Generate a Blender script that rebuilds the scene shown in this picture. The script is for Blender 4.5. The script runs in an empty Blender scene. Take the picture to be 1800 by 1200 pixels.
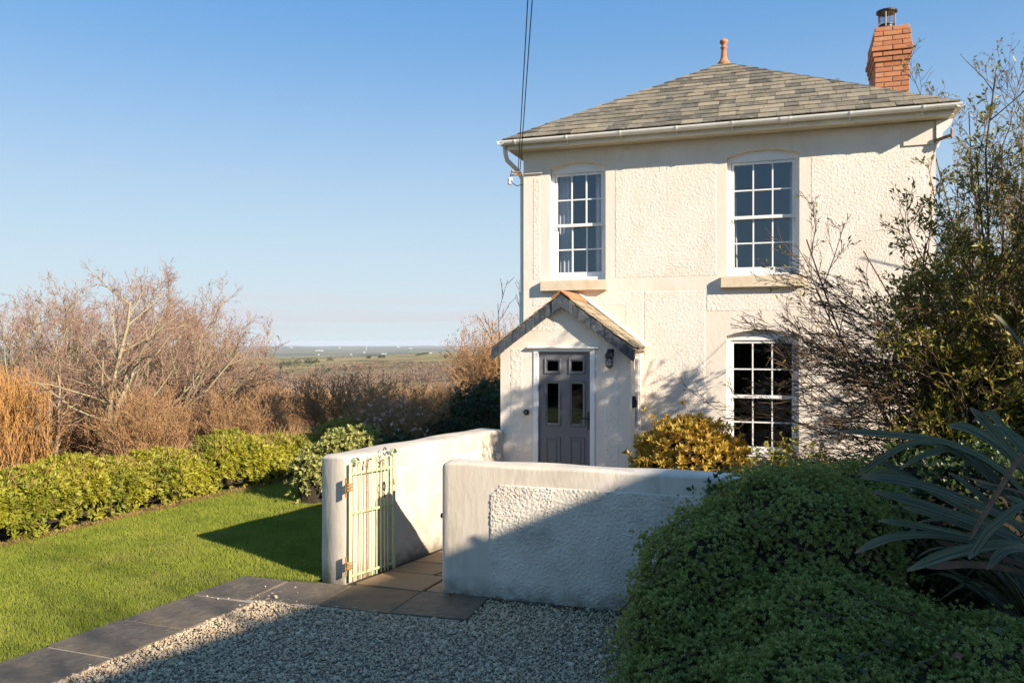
import bpy, bmesh, math, random
import numpy as np
from mathutils import Vector, Matrix
R = math.radians
scn = bpy.context.scene
COL = scn.collection

# ------------------------------------------------------------------ camera, sky, sun, exposure
TH = math.atan(480 / 1422.0); SN, CS = math.sin(TH), math.cos(TH); EYE = 2.55; FPX = 1422.0
cam = bpy.data.cameras.new('camera'); cam_o = bpy.data.objects.new('camera', cam); COL.objects.link(cam_o)
cam_o.location = (0, 0, EYE); cam_o.rotation_euler = (R(90), 0, TH)
cam.sensor_width = 36; cam.lens = 36 * FPX / 1800; cam.clip_start = 0.1; cam.clip_end = 60000
scn.camera = cam_o

SUN_TO = Vector((1, -0.43, 0.50)).normalized()
sun_el = math.asin(SUN_TO.z); sun_rot = math.atan2(SUN_TO.x, SUN_TO.y)
w = bpy.data.worlds.new('World'); scn.world = w; w.use_nodes = True
nt = w.node_tree; nt.nodes.clear()
def N(t, typ, **kw):
    n = t.nodes.new(typ)
    for k, v in kw.items():
        if k.startswith('i_'): n.inputs[k[2:].replace('_', ' ')].default_value = v
        else: setattr(n, k, v)
    return n
sky = N(nt, 'ShaderNodeTexSky', sky_type='NISHITA', sun_disc=False)
sky.sun_elevation = sun_el; sky.sun_rotation = sun_rot
sky.altitude = 60; sky.air_density = 0.6; sky.dust_density = 0.0; sky.ozone_density = 3.0
bg = N(nt, 'ShaderNodeBackground'); bg.inputs[1].default_value = 0.134
wo = N(nt, 'ShaderNodeOutputWorld')
tc = N(nt, 'ShaderNodeTexCoord')
mp = N(nt, 'ShaderNodeMapping'); mp.inputs['Scale'].default_value = (4, 4, 60); mp.inputs['Location'].default_value = (3.1, 1.2, 0.4)
nz = N(nt, 'ShaderNodeTexNoise'); nz.inputs['Scale'].default_value = 1.0; nz.inputs['Detail'].default_value = 6; nz.inputs['Roughness'].default_value = .6
sep = N(nt, 'ShaderNodeSeparateXYZ')
r1 = N(nt, 'ShaderNodeMapRange'); r1.inputs[1].default_value = .40; r1.inputs[2].default_value = .62
zb = N(nt, 'ShaderNodeValToRGB')
zb.color_ramp.elements[0].position = 0.0; zb.color_ramp.elements[0].color = (.5, .5, .5, 1)
zb.color_ramp.elements[1].position = .085; zb.color_ramp.elements[1].color = (0, 0, 0, 1)
e = zb.color_ramp.elements.new(.035); e.color = (1, 1, 1, 1)
mu = N(nt, 'ShaderNodeMath', operation='MULTIPLY'); mu2 = N(nt, 'ShaderNodeMath', operation='MULTIPLY'); mu2.inputs[1].default_value = .95
mx = N(nt, 'ShaderNodeMix', data_type='RGBA'); mx.inputs['B'].default_value = (2.2, 2.22, 2.4, 1)
L = nt.links.new
L(tc.outputs['Generated'], mp.inputs[0]); L(mp.outputs[0], nz.inputs['Vector']); L(nz.outputs[0], r1.inputs[0])
L(tc.outputs['Generated'], sep.inputs[0]); L(sep.outputs[2], zb.inputs[0]); L(r1.outputs[0], mu.inputs[0]); L(zb.outputs[0], mu.inputs[1])
L(mu.outputs[0], mu2.inputs[0]); # the whole sky evened out (its brightness raised to a power below one) and a little deeper in colour
bw = N(nt, 'ShaderNodeRGBToBW'); pw_ = N(nt, 'ShaderNodeMath', operation='POWER'); pw_.inputs[1].default_value = -.75
sc_ = N(nt, 'ShaderNodeVectorMath', operation='SCALE'); hs = N(nt, 'ShaderNodeHueSaturation'); hs.inputs['Saturation'].default_value = 1.06; hs.inputs['Hue'].default_value = .487
L(sky.outputs[0], bw.inputs[0]); L(bw.outputs[0], pw_.inputs[0]); L(sky.outputs[0], sc_.inputs[0]); L(pw_.outputs[0], sc_.inputs['Scale']); L(sc_.outputs[0], hs.inputs['Color'])
# pale haze low in the sky, all the way round
hr = N(nt, 'ShaderNodeMapRange', interpolation_type='SMOOTHSTEP'); hr.inputs[1].default_value = .42; hr.inputs[2].default_value = -.02; hr.inputs[3].default_value = 0; hr.inputs[4].default_value = .85
hm = N(nt, 'ShaderNodeMix', data_type='RGBA'); hm.inputs['B'].default_value = (2.25, 2.62, 2.8, 1)
L(sep.outputs[2], hr.inputs[0]); L(hr.outputs[0], hm.inputs['Factor']); L(hs.outputs[0], hm.inputs['A'])
L(mu2.outputs[0], mx.inputs['Factor']); L(hm.outputs['Result'], mx.inputs['A'])
L(mx.outputs['Result'], bg.inputs[0]); L(bg.outputs[0], wo.inputs[0])

sl = bpy.data.lights.new('sun', 'SUN'); sl.energy = 4.25; sl.angle = R(0.53); sl.color = (1, .865, .71)
so = bpy.data.objects.new('sun', sl); COL.objects.link(so)
so.rotation_euler = SUN_TO.to_track_quat('Z', 'Y').to_euler(); so.location = (20, -10, 15)
scn.view_settings.view_transform = 'Standard'; scn.view_settings.look = 'None'
scn.view_settings.gamma = 1; scn.view_settings.use_curve_mapping = False
scn.view_settings.exposure = 1.28
scn.cycles.max_bounces = 8; scn.cycles.transparent_max_bounces = 12; scn.cycles.caustics_reflective = False; scn.cycles.caustics_refractive = False
scn.cycles.use_denoising = True

# ------------------------------------------------------------------ helpers
def at(x, y, d):        # a point of the place, from where it shows in the photo and its distance
    a = (x - 900) / FPX
    return np.array([(-SN + a * CS) * d, (CS + a * SN) * d, EYE + (600 - y) / FPX * d])
ORG = {}
def tag(o, label=None, cat=None, group=None, kind=None):
    if label: o['label'] = label
    if cat: o['category'] = cat
    if group: o['group'] = group
    if kind: o['kind'] = kind
    return o
def thing(name, loc, label=None, cat=None, group=None, kind=None):
    o = bpy.data.objects.new(name, None); COL.objects.link(o); o.location = loc; o.empty_display_size = .2
    ORG[o.name] = np.array(loc, float)
    return tag(o, label, cat, group, kind)
def link(name, me, mat, parent=None, org=None):
    if mat is not None and not me.materials: me.materials.append(mat)
    o = bpy.data.objects.new(name, me); COL.objects.link(o)
    if parent is not None:
        o.parent = parent; ORG[o.name] = ORG[parent.name]
    else:
        ORG[o.name] = np.array(org if org is not None else (0, 0, 0), float); o.location = ORG[o.name]
    return o
def np_mesh(name, V, F, smooth=False):
    """V (n,3); F (m,k) equal-length faces"""
    me = bpy.data.meshes.new(name)
    V = np.asarray(V, np.float32); F = np.asarray(F, np.int32)
    me.vertices.add(len(V)); me.vertices.foreach_set('co', V.ravel())
    k = F.shape[1]
    me.loops.add(F.size); me.loops.foreach_set('vertex_index', F.ravel())
    me.polygons.add(len(F)); me.polygons.foreach_set('loop_start', np.arange(0, F.size, k, dtype=np.int32))
    if smooth: me.polygons.foreach_set('use_smooth', np.ones(len(F), bool))
    me.update(calc_edges=True)
    return me
def np_obj(name, V, F, mat, parent=None, smooth=False, org=None):
    o0 = ORG[parent.name] if parent is not None else np.array(org if org is not None else (0, 0, 0), float)
    return link(name, np_mesh(name, np.asarray(V) - o0, F, smooth), mat, parent, org)
class MB:
    def __init__(s): s.v = []; s.f = []
    def add(s, V, F):
        b = len(s.v); s.v += [tuple(map(float, p)) for p in V]; s.f += [[i + b for i in f] for f in F]; return s
    def box(s, x0, x1, y0, y1, z0, z1):
        return s.obox((0, 0, 0), (1, 0, 0), (0, 1, 0), (0, 0, 1), x0, x1, y0, y1, z0, z1)
    def obox(s, o, a, b, c, x0, x1, y0, y1, z0, z1):
        o, a, b, c = map(lambda q: np.array(q, float), (o, a, b, c))
        V = [o + a * x + b * y + c * z for z in (z0, z1) for y in (y0, y1) for x in (x0, x1)]
        return s.add(V, [(0, 2, 3, 1), (4, 5, 7, 6), (0, 1, 5, 4), (2, 6, 7, 3), (0, 4, 6, 2), (1, 3, 7, 5)])
    def prism(s, P, d):        # polygon P (3d), extruded by vector d
        n = len(P); P = [np.array(p, float) for p in P]; d = np.array(d, float)
        return s.add(P + [p + d for p in P], [list(range(n))[::-1], list(range(n, 2 * n))] + [(i, (i + 1) % n, n + (i + 1) % n, n + i) for i in range(n)])
    def tube(s, P, r, n=6, caps=True):
        P = np.array(P, float); m = len(P); r = np.full(m, r) if np.isscalar(r) else np.array(r, float)
        T = np.gradient(P, axis=0); T /= np.linalg.norm(T, axis=1)[:, None] + 1e-9
        ref = np.array([0, 0, 1.]) if abs(T[:, 2]).mean() < .8 else np.array([1., 0, 0])
        A = np.cross(T, ref); A /= np.linalg.norm(A, axis=1)[:, None] + 1e-9; B = np.cross(T, A)
        an = np.arange(n) * 2 * math.pi / n
        V = (P[:, None] + r[:, None, None] * (np.cos(an)[None, :, None] * A[:, None] + np.sin(an)[None, :, None] * B[:, None])).reshape(-1, 3)
        F = [(i * n + j, i * n + (j + 1) % n, (i + 1) * n + (j + 1) % n, (i + 1) * n + j) for i in range(m - 1) for j in range(n)]
        if caps: F += [list(range(n))[::-1], [(m - 1) * n + j for j in range(n)]]
        return s.add(V, F)
    def lathe(s, prof, c, n=16):   # (r, z) profile about vertical axis at c
        c = np.array(c, float); m = len(prof)
        V = [c + np.array([r * math.cos(2 * math.pi * j / n), r * math.sin(2 * math.pi * j / n), z]) for r, z in prof for j in range(n)]
        F = [(i * n + j, i * n + (j + 1) % n, (i + 1) * n + (j + 1) % n, (i + 1) * n + j) for i in range(m - 1) for j in range(n)]
        return s.add(V, F + [list(range(n))[::-1], [(m - 1) * n + j for j in range(n)]])
    def build(s, name, mat, parent=None, org=None, bevel=0, smooth=False, seg=1):
        o0 = ORG[parent.name] if parent is not None else np.array(org if org is not None else (0, 0, 0), float)
        me = bpy.data.meshes.new(name)
        me.from_pydata([tuple(np.array(p) - o0) for p in s.v], [], s.f)
        bm = bmesh.new(); bm.from_mesh(me)
        bmesh.ops.recalc_face_normals(bm, faces=bm.faces)
        if bevel: bmesh.ops.bevel(bm, geom=[e for e in bm.edges if e.calc_face_angle(0) > .5], offset=bevel, segments=seg, affect='EDGES', clamp_overlap=True)
        bm.to_mesh(me); bm.free()
        if smooth:
            me.polygons.foreach_set('use_smooth', np.ones(len(me.polygons), bool))
        me.update()
        return link(name, me, mat, parent, org)

# ------------------------------------------------------------------ materials
def mat(name, c1, c2=None, scale=4, detail=5, rough=.85, bump=0, bscale=60, rand=None, island=None, trans=0, spec=.3, metal=0, lo=.35, hi=.65,
        stain=None, sscale=1.2, samt=.5, stretch=None, coat=0, grime=None):
    m = bpy.data.materials.new(name); m.use_nodes = True; t = m.node_tree; t.nodes.clear(); l = t.links.new
    out = N(t, 'ShaderNodeOutputMaterial'); p = N(t, 'ShaderNodeBsdfPrincipled')
    p.inputs['Roughness'].default_value = rough; p.inputs['Specular IOR Level'].default_value = spec; p.inputs['Metallic'].default_value = metal
    p.inputs['Coat Weight'].default_value = coat
    c1 = (*c1, 1); c2 = (*(c2 or c1[:3]), 1)
    g = N(t, 'ShaderNodeNewGeometry'); vec = g.outputs['Position']
    if stretch:
        mm = N(t, 'ShaderNodeMapping'); mm.inputs['Scale'].default_value = stretch; l(vec, mm.inputs[0]); vec = mm.outputs[0]
    n = N(t, 'ShaderNodeTexNoise'); n.inputs['Scale'].default_value = scale; n.inputs['Detail'].default_value = detail; n.inputs['Roughness'].default_value = .6
    l(vec, n.inputs['Vector'])
    mr = N(t, 'ShaderNodeMapRange'); mr.inputs[1].default_value = lo; mr.inputs[2].default_value = hi; l(n.outputs[0], mr.inputs[0])
    mix = N(t, 'ShaderNodeMix', data_type='RGBA'); mix.inputs['A'].default_value = c1; mix.inputs['B'].default_value = c2
    l(mr.outputs[0], mix.inputs['Factor']); col = mix.outputs['Result']
    if island or rand:      # a list of colours, one picked for each leaf (island) or object (rand)
        cr = N(t, 'ShaderNodeValToRGB'); cols = island or rand
        while len(cr.color_ramp.elements) < len(cols): cr.color_ramp.elements.new(.5)
        for i, c in enumerate(cols):
            cr.color_ramp.elements[i].position = i / max(1, len(cols) - 1); cr.color_ramp.elements[i].color = (*c, 1)
        if island: l(g.outputs['Random Per Island'], cr.inputs[0])
        else:
            oi = N(t, 'ShaderNodeObjectInfo'); l(oi.outputs['Random'], cr.inputs[0])
        mq = N(t, 'ShaderNodeMix', data_type='RGBA'); mq.inputs['Factor'].default_value = .72 if rand else .55
        l(col, mq.inputs['A']); l(cr.outputs[0], mq.inputs['B']); col = mq.outputs['Result']
    if stain:
        n2 = N(t, 'ShaderNodeTexNoise'); n2.inputs['Scale'].default_value = sscale; n2.inputs['Detail'].default_value = 8; n2.inputs['Roughness'].default_value = .7
        l(vec, n2.inputs['Vector'])
        r2 = N(t, 'ShaderNodeMapRange'); r2.inputs[1].default_value = .52; r2.inputs[2].default_value = .75; r2.inputs[4].default_value = samt; l(n2.outputs[0], r2.inputs[0])
        ms = N(t, 'ShaderNodeMix', data_type='RGBA'); ms.inputs['B'].default_value = (*stain, 1)
        l(r2.outputs[0], ms.inputs['Factor']); l(col, ms.inputs['A']); col = ms.outputs['Result']
    if grime:      # splash-back dirt near the ground: colour, height, amount
        sz = N(t, 'ShaderNodeSeparateXYZ'); l(g.outputs['Position'], sz.inputs[0])
        gz = N(t, 'ShaderNodeMapRange'); gz.inputs[1].default_value = grime[1]; gz.inputs[2].default_value = 0; gz.inputs[4].default_value = 1; l(sz.outputs[2], gz.inputs[0])
        gn = N(t, 'ShaderNodeTexNoise'); gn.inputs['Scale'].default_value = 9; gn.inputs['Detail'].default_value = 8; l(g.outputs['Position'], gn.inputs['Vector'])
        gm = N(t, 'ShaderNodeMath', operation='MULTIPLY'); l(gz.outputs[0], gm.inputs[0]); l(gn.outputs[0], gm.inputs[1])
        ga = N(t, 'ShaderNodeMapRange'); ga.inputs[1].default_value = .12; ga.inputs[2].default_value = .5; ga.inputs[4].default_value = grime[2]; l(gm.outputs[0], ga.inputs[0])
        gx = N(t, 'ShaderNodeMix', data_type='RGBA'); gx.inputs['B'].default_value = (*grime[0], 1); l(ga.outputs[0], gx.inputs['Factor']); l(col, gx.inputs['A']); col = gx.outputs['Result']
    l(col, p.inputs['Base Color'])
    if bump:
        nb = N(t, 'ShaderNodeTexNoise'); nb.inputs['Scale'].default_value = bscale; nb.inputs['Detail'].default_value = 4; l(g.outputs['Position'] if not stretch else vec, nb.inputs['Vector'])
        b = N(t, 'ShaderNodeBump'); b.inputs['Strength'].default_value = min(1, bump); b.inputs['Distance'].default_value = .01 * max(1, bump); l(nb.outputs[0], b.inputs['Height']); l(b.outputs[0], p.inputs['Normal'])
    sh = p.outputs[0]
    if trans:
        tr = N(t, 'ShaderNodeBsdfTranslucent'); l(col, tr.inputs[0]); mxs = N(t, 'ShaderNodeMixShader'); mxs.inputs[0].default_value = trans
        l(sh, mxs.inputs[1]); l(tr.outputs[0], mxs.inputs[2]); sh = mxs.outputs[0]
    l(sh, out.inputs[0])
    return m
def glass_mat(name, boost, tint=(.93, .95, .95)):
    m = bpy.data.materials.new(name); m.use_nodes = True; t = m.node_tree; t.nodes.clear(); l = t.links.new
    out = N(t, 'ShaderNodeOutputMaterial'); tr = N(t, 'ShaderNodeBsdfTransparent'); tr.inputs[0].default_value = (*tint, 1)
    gl = N(t, 'ShaderNodeBsdfGlossy'); gl.inputs['Roughness'].default_value = .0; gl.inputs['Color'].default_value = (.66, .84, 1, 1)
    fr = N(t, 'ShaderNodeFresnel'); fr.inputs[0].default_value = 1.5
    ma = N(t, 'ShaderNodeMath', operation='MULTIPLY_ADD', use_clamp=True); ma.inputs[1].default_value = boost; ma.inputs[2].default_value = 0.02
    mx = N(t, 'ShaderNodeMixShader'); l(fr.outputs[0], ma.inputs[0]); l(ma.outputs[0], mx.inputs[0]); l(tr.outputs[0], mx.inputs[1]); l(gl.outputs[0], mx.inputs[2]); l(mx.outputs[0], out.inputs[0])
    return m
CREAM = (.80, .715, .61)
M = dict(
    render=mat('smooth_cream_render', CREAM, (.74, .66, .54), scale=1.3, bump=.3, bscale=25, stain=(.50, .41, .30), samt=.45, sscale=1.7, stretch=(1, 1, .5)),
    rough=mat('roughcast_cream', (.83, .745, .64), (.77, .685, .575), scale=1.6, bump=.5, bscale=90, stain=(.54, .45, .33), samt=.45, sscale=1.3, stretch=(1, 1, .6)),
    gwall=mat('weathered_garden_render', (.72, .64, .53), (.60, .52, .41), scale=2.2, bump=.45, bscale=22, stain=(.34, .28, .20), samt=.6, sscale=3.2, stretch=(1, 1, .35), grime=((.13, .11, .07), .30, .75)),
    gwall2=mat('garden_render_dimmed_for_sun', (.63, .55, .44), (.53, .46, .355), scale=2.2, bump=.45, bscale=22, stain=(.30, .25, .17), samt=.6, sscale=3.0, stretch=(1, 1, .35), grime=((.13, .11, .07), .30, .75)),  # same paint as gwall, darkened so the sunlit wall does not burn out
    grough2=mat('roughcast_dimmed_for_sun', (.63, .55, .45), (.54, .47, .375), scale=2.5, bump=.5, bscale=90, stain=(.3, .25, .18), samt=.5, sscale=2.6, grime=((.13, .11, .07), .30, .7)),  # darker copy of grough, offsetting the strong sun on the left wall
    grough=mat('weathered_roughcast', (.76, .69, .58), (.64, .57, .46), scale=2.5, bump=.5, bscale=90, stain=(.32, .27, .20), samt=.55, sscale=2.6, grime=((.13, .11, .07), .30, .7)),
    slate=mat('weathered_slate', (.10, .088, .066), (.29, .25, .175), scale=6, detail=9, rough=.75, bump=.6, bscale=35, rand=[(.045, .043, .036), (.17, .148, .105), (.36, .30, .205), (.085, .077, .06), (.26, .215, .145), (.21, .185, .135), (.06, .058, .05), (.31, .25, .155)], stain=(.44, .37, .22), samt=.65, sscale=8, lo=.4, hi=.6),
    pslate=mat('porch_slate', (.20, .16, .11), (.40, .32, .21), scale=7, detail=8, rough=.8, bump=.4, bscale=40, rand=[(.18, .15, .10), (.36, .29, .19), (.27, .23, .16), (.42, .33, .21)], lo=.4, hi=.6),
    vslate=mat('dark_verge_slate', (.035, .042, .05), (.075, .085, .095), scale=9, rough=.5, bump=.3, bscale=50, stain=(.35, .35, .33), samt=.4, sscale=14, spec=.4, rand=[(.035, .042, .05), (.06, .07, .08), (.09, .10, .11)]),
    terra=mat('terracotta', (.50, .20, .09), (.42, .17, .07), scale=8, bump=.3, stain=(.45, .36, .22), samt=.6, sscale=6),
    brick=mat('orange_brick', (.46, .18, .085), (.37, .14, .065), scale=20, bump=.6, bscale=60, rand=[(.34, .12, .06), (.54, .23, .11), (.45, .18, .085), (.58, .28, .14), (.40, .15, .07)], stain=(.5, .40, .28), samt=.5, sscale=12),
    mortar=mat('mortar', (.46, .40, .33), (.34, .29, .23), scale=20, bump=.5),
    white=mat('white_paint', (.82, .81, .78), (.78, .77, .73), scale=3, rough=.35, spec=.5),
    pvc=mat('cream_gutter_plastic', (.84, .82, .75), (.78, .75, .66), scale=4, rough=.35, spec=.5, stain=(.45, .42, .30), samt=.35, sscale=5),
    board=mat('painted_soffit', (.66, .58, .44), (.60, .52, .38), scale=3, rough=.6),
    sill=mat('stone_sill', (.74, .62, .45), (.62, .50, .34), scale=6, bump=.2, stain=(.45, .36, .24), samt=.5, sscale=8, stretch=(1, 1, .5)),
    door=mat('grey_door_paint', (.155, .155, .165), (.145, .145, .155), scale=2, rough=.38, bump=.05, bscale=120, spec=.4),
    black=mat('black_iron', (.018, .018, .018), (.03, .028, .026), rough=.45, spec=.4),
    steel=mat('dull_steel', (.35, .34, .33), (.25, .24, .23), rough=.35, metal=.8),
    gate=mat('pale_green_gate_paint', (.38, .50, .30), (.50, .55, .30), scale=7, rough=.55, bump=.3, stain=(.42, .17, .04), samt=.9, sscale=11),
    rust=mat('rusty_iron', (.22, .09, .03), (.42, .28, .12), scale=30, rough=.9, bump=.8),
    slab=mat('slate_paving', (.095, .065, .037), (.235, .165, .095), scale=9, detail=12, rough=.7, bump=1.4, bscale=16, stain=(.21, .18, .12), samt=.8, sscale=7, rand=[(.085, .07, .052), (.14, .112, .08), (.10, .085, .065)]),
    brownslab=mat('brown_sandstone_paving', (.17, .115, .07), (.11, .078, .05), scale=5, rough=.7, bump=.5, bscale=14, stain=(.06, .048, .035), samt=.6, sscale=4),
    flag=mat('brown_flagstone', (.26, .175, .095), (.17, .115, .065), scale=4, rough=.75, bump=.6, bscale=16, rand=[(.20, .14, .08), (.30, .20, .11), (.23, .16, .09)]),
    joint=mat('pale_mortar_joint', (.42, .36, .29), (.30, .25, .20), scale=25, bump=.6),
    soil=mat('dark_soil', (.045, .032, .022), (.075, .055, .035), scale=12, rough=.95, bump=1, bscale=40),
    gravelbed=mat('gravel_bed', (.13, .11, .085), (.22, .19, .155), scale=60, detail=6, rough=.95, bump=1, bscale=90),
    stone=mat('gravel_stone', (.52, .41, .27), None, rough=.85, island=[(.20, .14, .085), (.54, .42, .27), (.66, .54, .37), (.32, .22, .13), (.46, .355, .23), (.74, .63, .46), (.26, .195, .13), (.56, .43, .265)]),
    turf=mat('lawn_turf', (.045, .07, .010), (.085, .11, .018), scale=2.5, detail=8, rough=.95, bump=1, bscale=50),
    blade=mat('grass_blade', (.16, .22, .022), (.43, .42, .07), scale=1.3, detail=8, rough=.7, trans=.4, lo=.36, hi=.64, stain=(.30, .25, .10), samt=.6, sscale=.9, island=[(.13, .20, .02), (.22, .30, .03), (.30, .34, .045), (.38, .35, .09)], spec=.2),
    hebe=mat('hebe_leaf', (.27, .32, .065), (.36, .39, .10), scale=3, rough=.5, trans=.35, island=[(.13, .17, .035), (.30, .35, .08), (.50, .53, .19), (.28, .23, .05), (.21, .25, .05)], spec=.4),
    hebecore=mat('hebe_gap_shade', (.035, .03, .016), (.05, .038, .022), scale=30, rough=1, bump=1, bscale=60),  # filler under the hebe leaves, shade of the gaps put into its colour
    coredark=mat('leaf_gap_shade', (.025, .020, .013), (.045, .035, .022), scale=25, rough=1, bump=1, bscale=50),  # solid filler colour, dark to stand for shade between the leaves
    hedge=mat('yellow_green_leaf', (.09, .14, .018), (.50, .46, .04), scale=1.2, lo=.36, hi=.56, rough=.45, trans=.35, island=[(.07, .11, .015), (.24, .29, .03), (.40, .40, .04), (.30, .27, .04), (.24, .12, .04), (.16, .22, .025)], spec=.35),
    varie=mat('variegated_leaf', (.34, .34, .09), (.17, .20, .045), scale=4, rough=.45, trans=.25, island=[(.10, .14, .03), (.44, .42, .12), (.56, .50, .19), (.18, .22, .05)], spec=.4),
    evergreen=mat('dark_evergreen_leaf', (.035, .06, .016), (.06, .09, .025), scale=3, rough=.4, trans=.15, island=[(.02, .04, .012), (.05, .08, .02), (.08, .11, .03)], spec=.4),
    golden=mat('golden_leaf', (.42, .27, .035), (.52, .36, .05), scale=4, rough=.5, trans=.3, island=[(.35, .20, .03), (.60, .40, .06), (.50, .36, .05), (.30, .09, .05), (.22, .20, .03), (.55, .44, .10)], spec=.3),
    shrubleaf=mat('olive_shrub_leaf', (.11, .125, .02), (.24, .21, .03), scale=2, rough=.4, trans=.3, island=[(.045, .065, .014), (.11, .125, .02), (.23, .21, .03), (.38, .31, .045), (.30, .15, .035)], spec=.4),
    flax=mat('flax_blade', (.115, .125, .07), (.08, .095, .045), scale=8, detail=3, rough=.5, trans=.12, spec=.35, rand=[(.09, .11, .065), (.15, .15, .10), (.075, .10, .04), (.13, .13, .085), (.12, .10, .05)], stain=(.16, .10, .05), samt=.6, sscale=5, stretch=(.6, .6, 4)),
    flaxdry=mat('dead_flax_blade', (.24, .13, .07), (.13, .075, .045), scale=14, rough=.8),
    bark=mat('pale_mossy_bark', (.36, .30, .18), (.24, .20, .12), scale=14, rough=.9, bump=.6, stain=(.22, .24, .09), samt=.6, sscale=5),
    twig=mat('mauve_brown_twig', (.28, .165, .125), (.35, .225, .16), scale=1.2, rough=.9, island=[(.20, .115, .09), (.36, .23, .16), (.29, .165, .125), (.40, .28, .19)]),
    darktwig=mat('dark_twig', (.085, .052, .032), (.14, .09, .05), scale=6, rough=.85, island=[(.06, .038, .025), (.12, .075, .045), (.19, .125, .07)]),
    scrub=mat('brown_scrub_twig', (.36, .20, .10), (.48, .29, .14), scale=.35, rough=.95, island=[(.20, .10, .06), (.48, .27, .13), (.56, .36, .17), (.36, .18, .10)]),
    scrubleaf=mat('dead_scrub_leaf', (.30, .17, .075), (.38, .23, .09), scale=.4, rough=.95, trans=.2, island=[(.13, .08, .04), (.29, .18, .08), (.36, .25, .11), (.20, .18, .06)]),
    willow=mat('orange_willow_twig', (.50, .26, .075), (.44, .25, .09), scale=1, rough=.8, island=[(.34, .18, .07), (.58, .30, .08), (.50, .30, .11)]),
    wood=mat('far_wood', (.21, .145, .105), (.27, .19, .13), scale=.02, rough=1, trans=.2, island=[(.09, .075, .055), (.27, .18, .13), (.34, .23, .15), (.12, .11, .06)]),
    fartree=mat('far_tree_leaf', (.05, .06, .025), (.07, .08, .03), scale=.1, rough=1, island=[(.03, .042, .018), (.07, .08, .03)]),
    petal=mat('pink_petal', (.78, .50, .46), (.85, .66, .58), rough=.6, trans=.3),
    curtain=mat('pale_curtain', (.78, .80, .82), (.70, .73, .76), rough=.9, trans=.3),
    room=mat('room_shade_colour', (.035, .033, .032), (.03, .028, .027), rough=1),  # near-black lining, the gloom indoors is put into this colour
    glass=glass_mat('window_glass', 2.6), dglass=glass_mat('door_glass', 3.0, (.7, .7, .66)),
    lampglass=glass_mat('lamp_glass', 2.0),
    cable=mat('black_cable', (.02, .02, .022), rough=.6),
    ceramic=mat('white_ceramic', (.8, .8, .78), rough=.25, spec=.5),
    rendergrey=mat('neighbour_render', (.80, .75, .68), (.74, .69, .61), bump=.3),
)
def flax_mat():
    m = bpy.data.materials.new('flax_blade'); m.use_nodes = True; t = m.node_tree; t.nodes.clear(); l = t.links.new
    out = N(t, 'ShaderNodeOutputMaterial'); p = N(t, 'ShaderNodeBsdfPrincipled'); p.inputs['Roughness'].default_value = .45; p.inputs['Specular IOR Level'].default_value = .35
    a = N(t, 'ShaderNodeAttribute', attribute_name='across'); al = N(t, 'ShaderNodeAttribute', attribute_name='along'); oi = N(t, 'ShaderNodeObjectInfo')
    cb = N(t, 'ShaderNodeCombineXYZ'); s1 = N(t, 'ShaderNodeMath', operation='MULTIPLY'); s1.inputs[1].default_value = 7; s2 = N(t, 'ShaderNodeMath', operation='MULTIPLY'); s2.inputs[1].default_value = 3; s3 = N(t, 'ShaderNodeMath', operation='MULTIPLY'); s3.inputs[1].default_value = 60
    l(a.outputs['Fac'], s1.inputs[0]); l(al.outputs['Fac'], s2.inputs[0]); l(oi.outputs['Random'], s3.inputs[0]); l(s1.outputs[0], cb.inputs[0]); l(s2.outputs[0], cb.inputs[1]); l(s3.outputs[0], cb.inputs[2])
    n = N(t, 'ShaderNodeTexNoise'); n.inputs['Scale'].default_value = 1; n.inputs['Detail'].default_value = 5; l(cb.outputs[0], n.inputs['Vector'])
    r = N(t, 'ShaderNodeValToRGB'); cols = [(.30, (.03, .036, .013)), (.45, (.075, .076, .027)), (.58, (.12, .11, .045)), (.72, (.21, .17, .075))]
    while len(r.color_ramp.elements) < 4: r.color_ramp.elements.new(.5)
    for e_, (q, c) in zip(r.color_ramp.elements, cols): e_.position = q; e_.color = (*c, 1)
    l(n.outputs[0], r.inputs[0])
    rib = N(t, 'ShaderNodeMath', operation='ABSOLUTE'); l(a.outputs['Fac'], rib.inputs[0]); rr_ = N(t, 'ShaderNodeMapRange'); rr_.inputs[1].default_value = .05; rr_.inputs[2].default_value = .14; l(rib.outputs[0], rr_.inputs[0])
    m1 = N(t, 'ShaderNodeMix', data_type='RGBA'); m1.inputs['A'].default_value = (.025, .028, .014, 1); l(rr_.outputs[0], m1.inputs['Factor']); l(r.outputs[0], m1.inputs['B'])
    tipn = N(t, 'ShaderNodeMath', operation='MULTIPLY_ADD'); tipn.inputs[1].default_value = .22; l(n.outputs[0], tipn.inputs[0]); l(al.outputs['Fac'], tipn.inputs[2])
    tr = N(t, 'ShaderNodeMapRange'); tr.inputs[1].default_value = .13; tr.inputs[2].default_value = .21; l(tipn.outputs[0], tr.inputs[0])
    m2 = N(t, 'ShaderNodeMix', data_type='RGBA'); m2.inputs['A'].default_value = (.20, .12, .06, 1); l(tr.outputs[0], m2.inputs['Factor']); l(m1.outputs['Result'], m2.inputs['B'])
    hv = N(t, 'ShaderNodeHueSaturation'); vr = N(t, 'ShaderNodeMapRange'); vr.inputs[3].default_value = .7; vr.inputs[4].default_value = 1.35; l(oi.outputs['Random'], vr.inputs[0]); l(vr.outputs[0], hv.inputs['Value']); l(m2.outputs['Result'], hv.inputs['Color'])
    l(hv.outputs[0], p.inputs['Base Color']); bp = N(t, 'ShaderNodeBump'); bp.inputs['Strength'].default_value = .5; bp.inputs['Distance'].default_value = .004; l(n.outputs[0], bp.inputs['Height']); l(bp.outputs[0], p.inputs['Normal'])
    l(p.outputs[0], out.inputs[0]); return m
M['flax'] = flax_mat()
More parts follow.
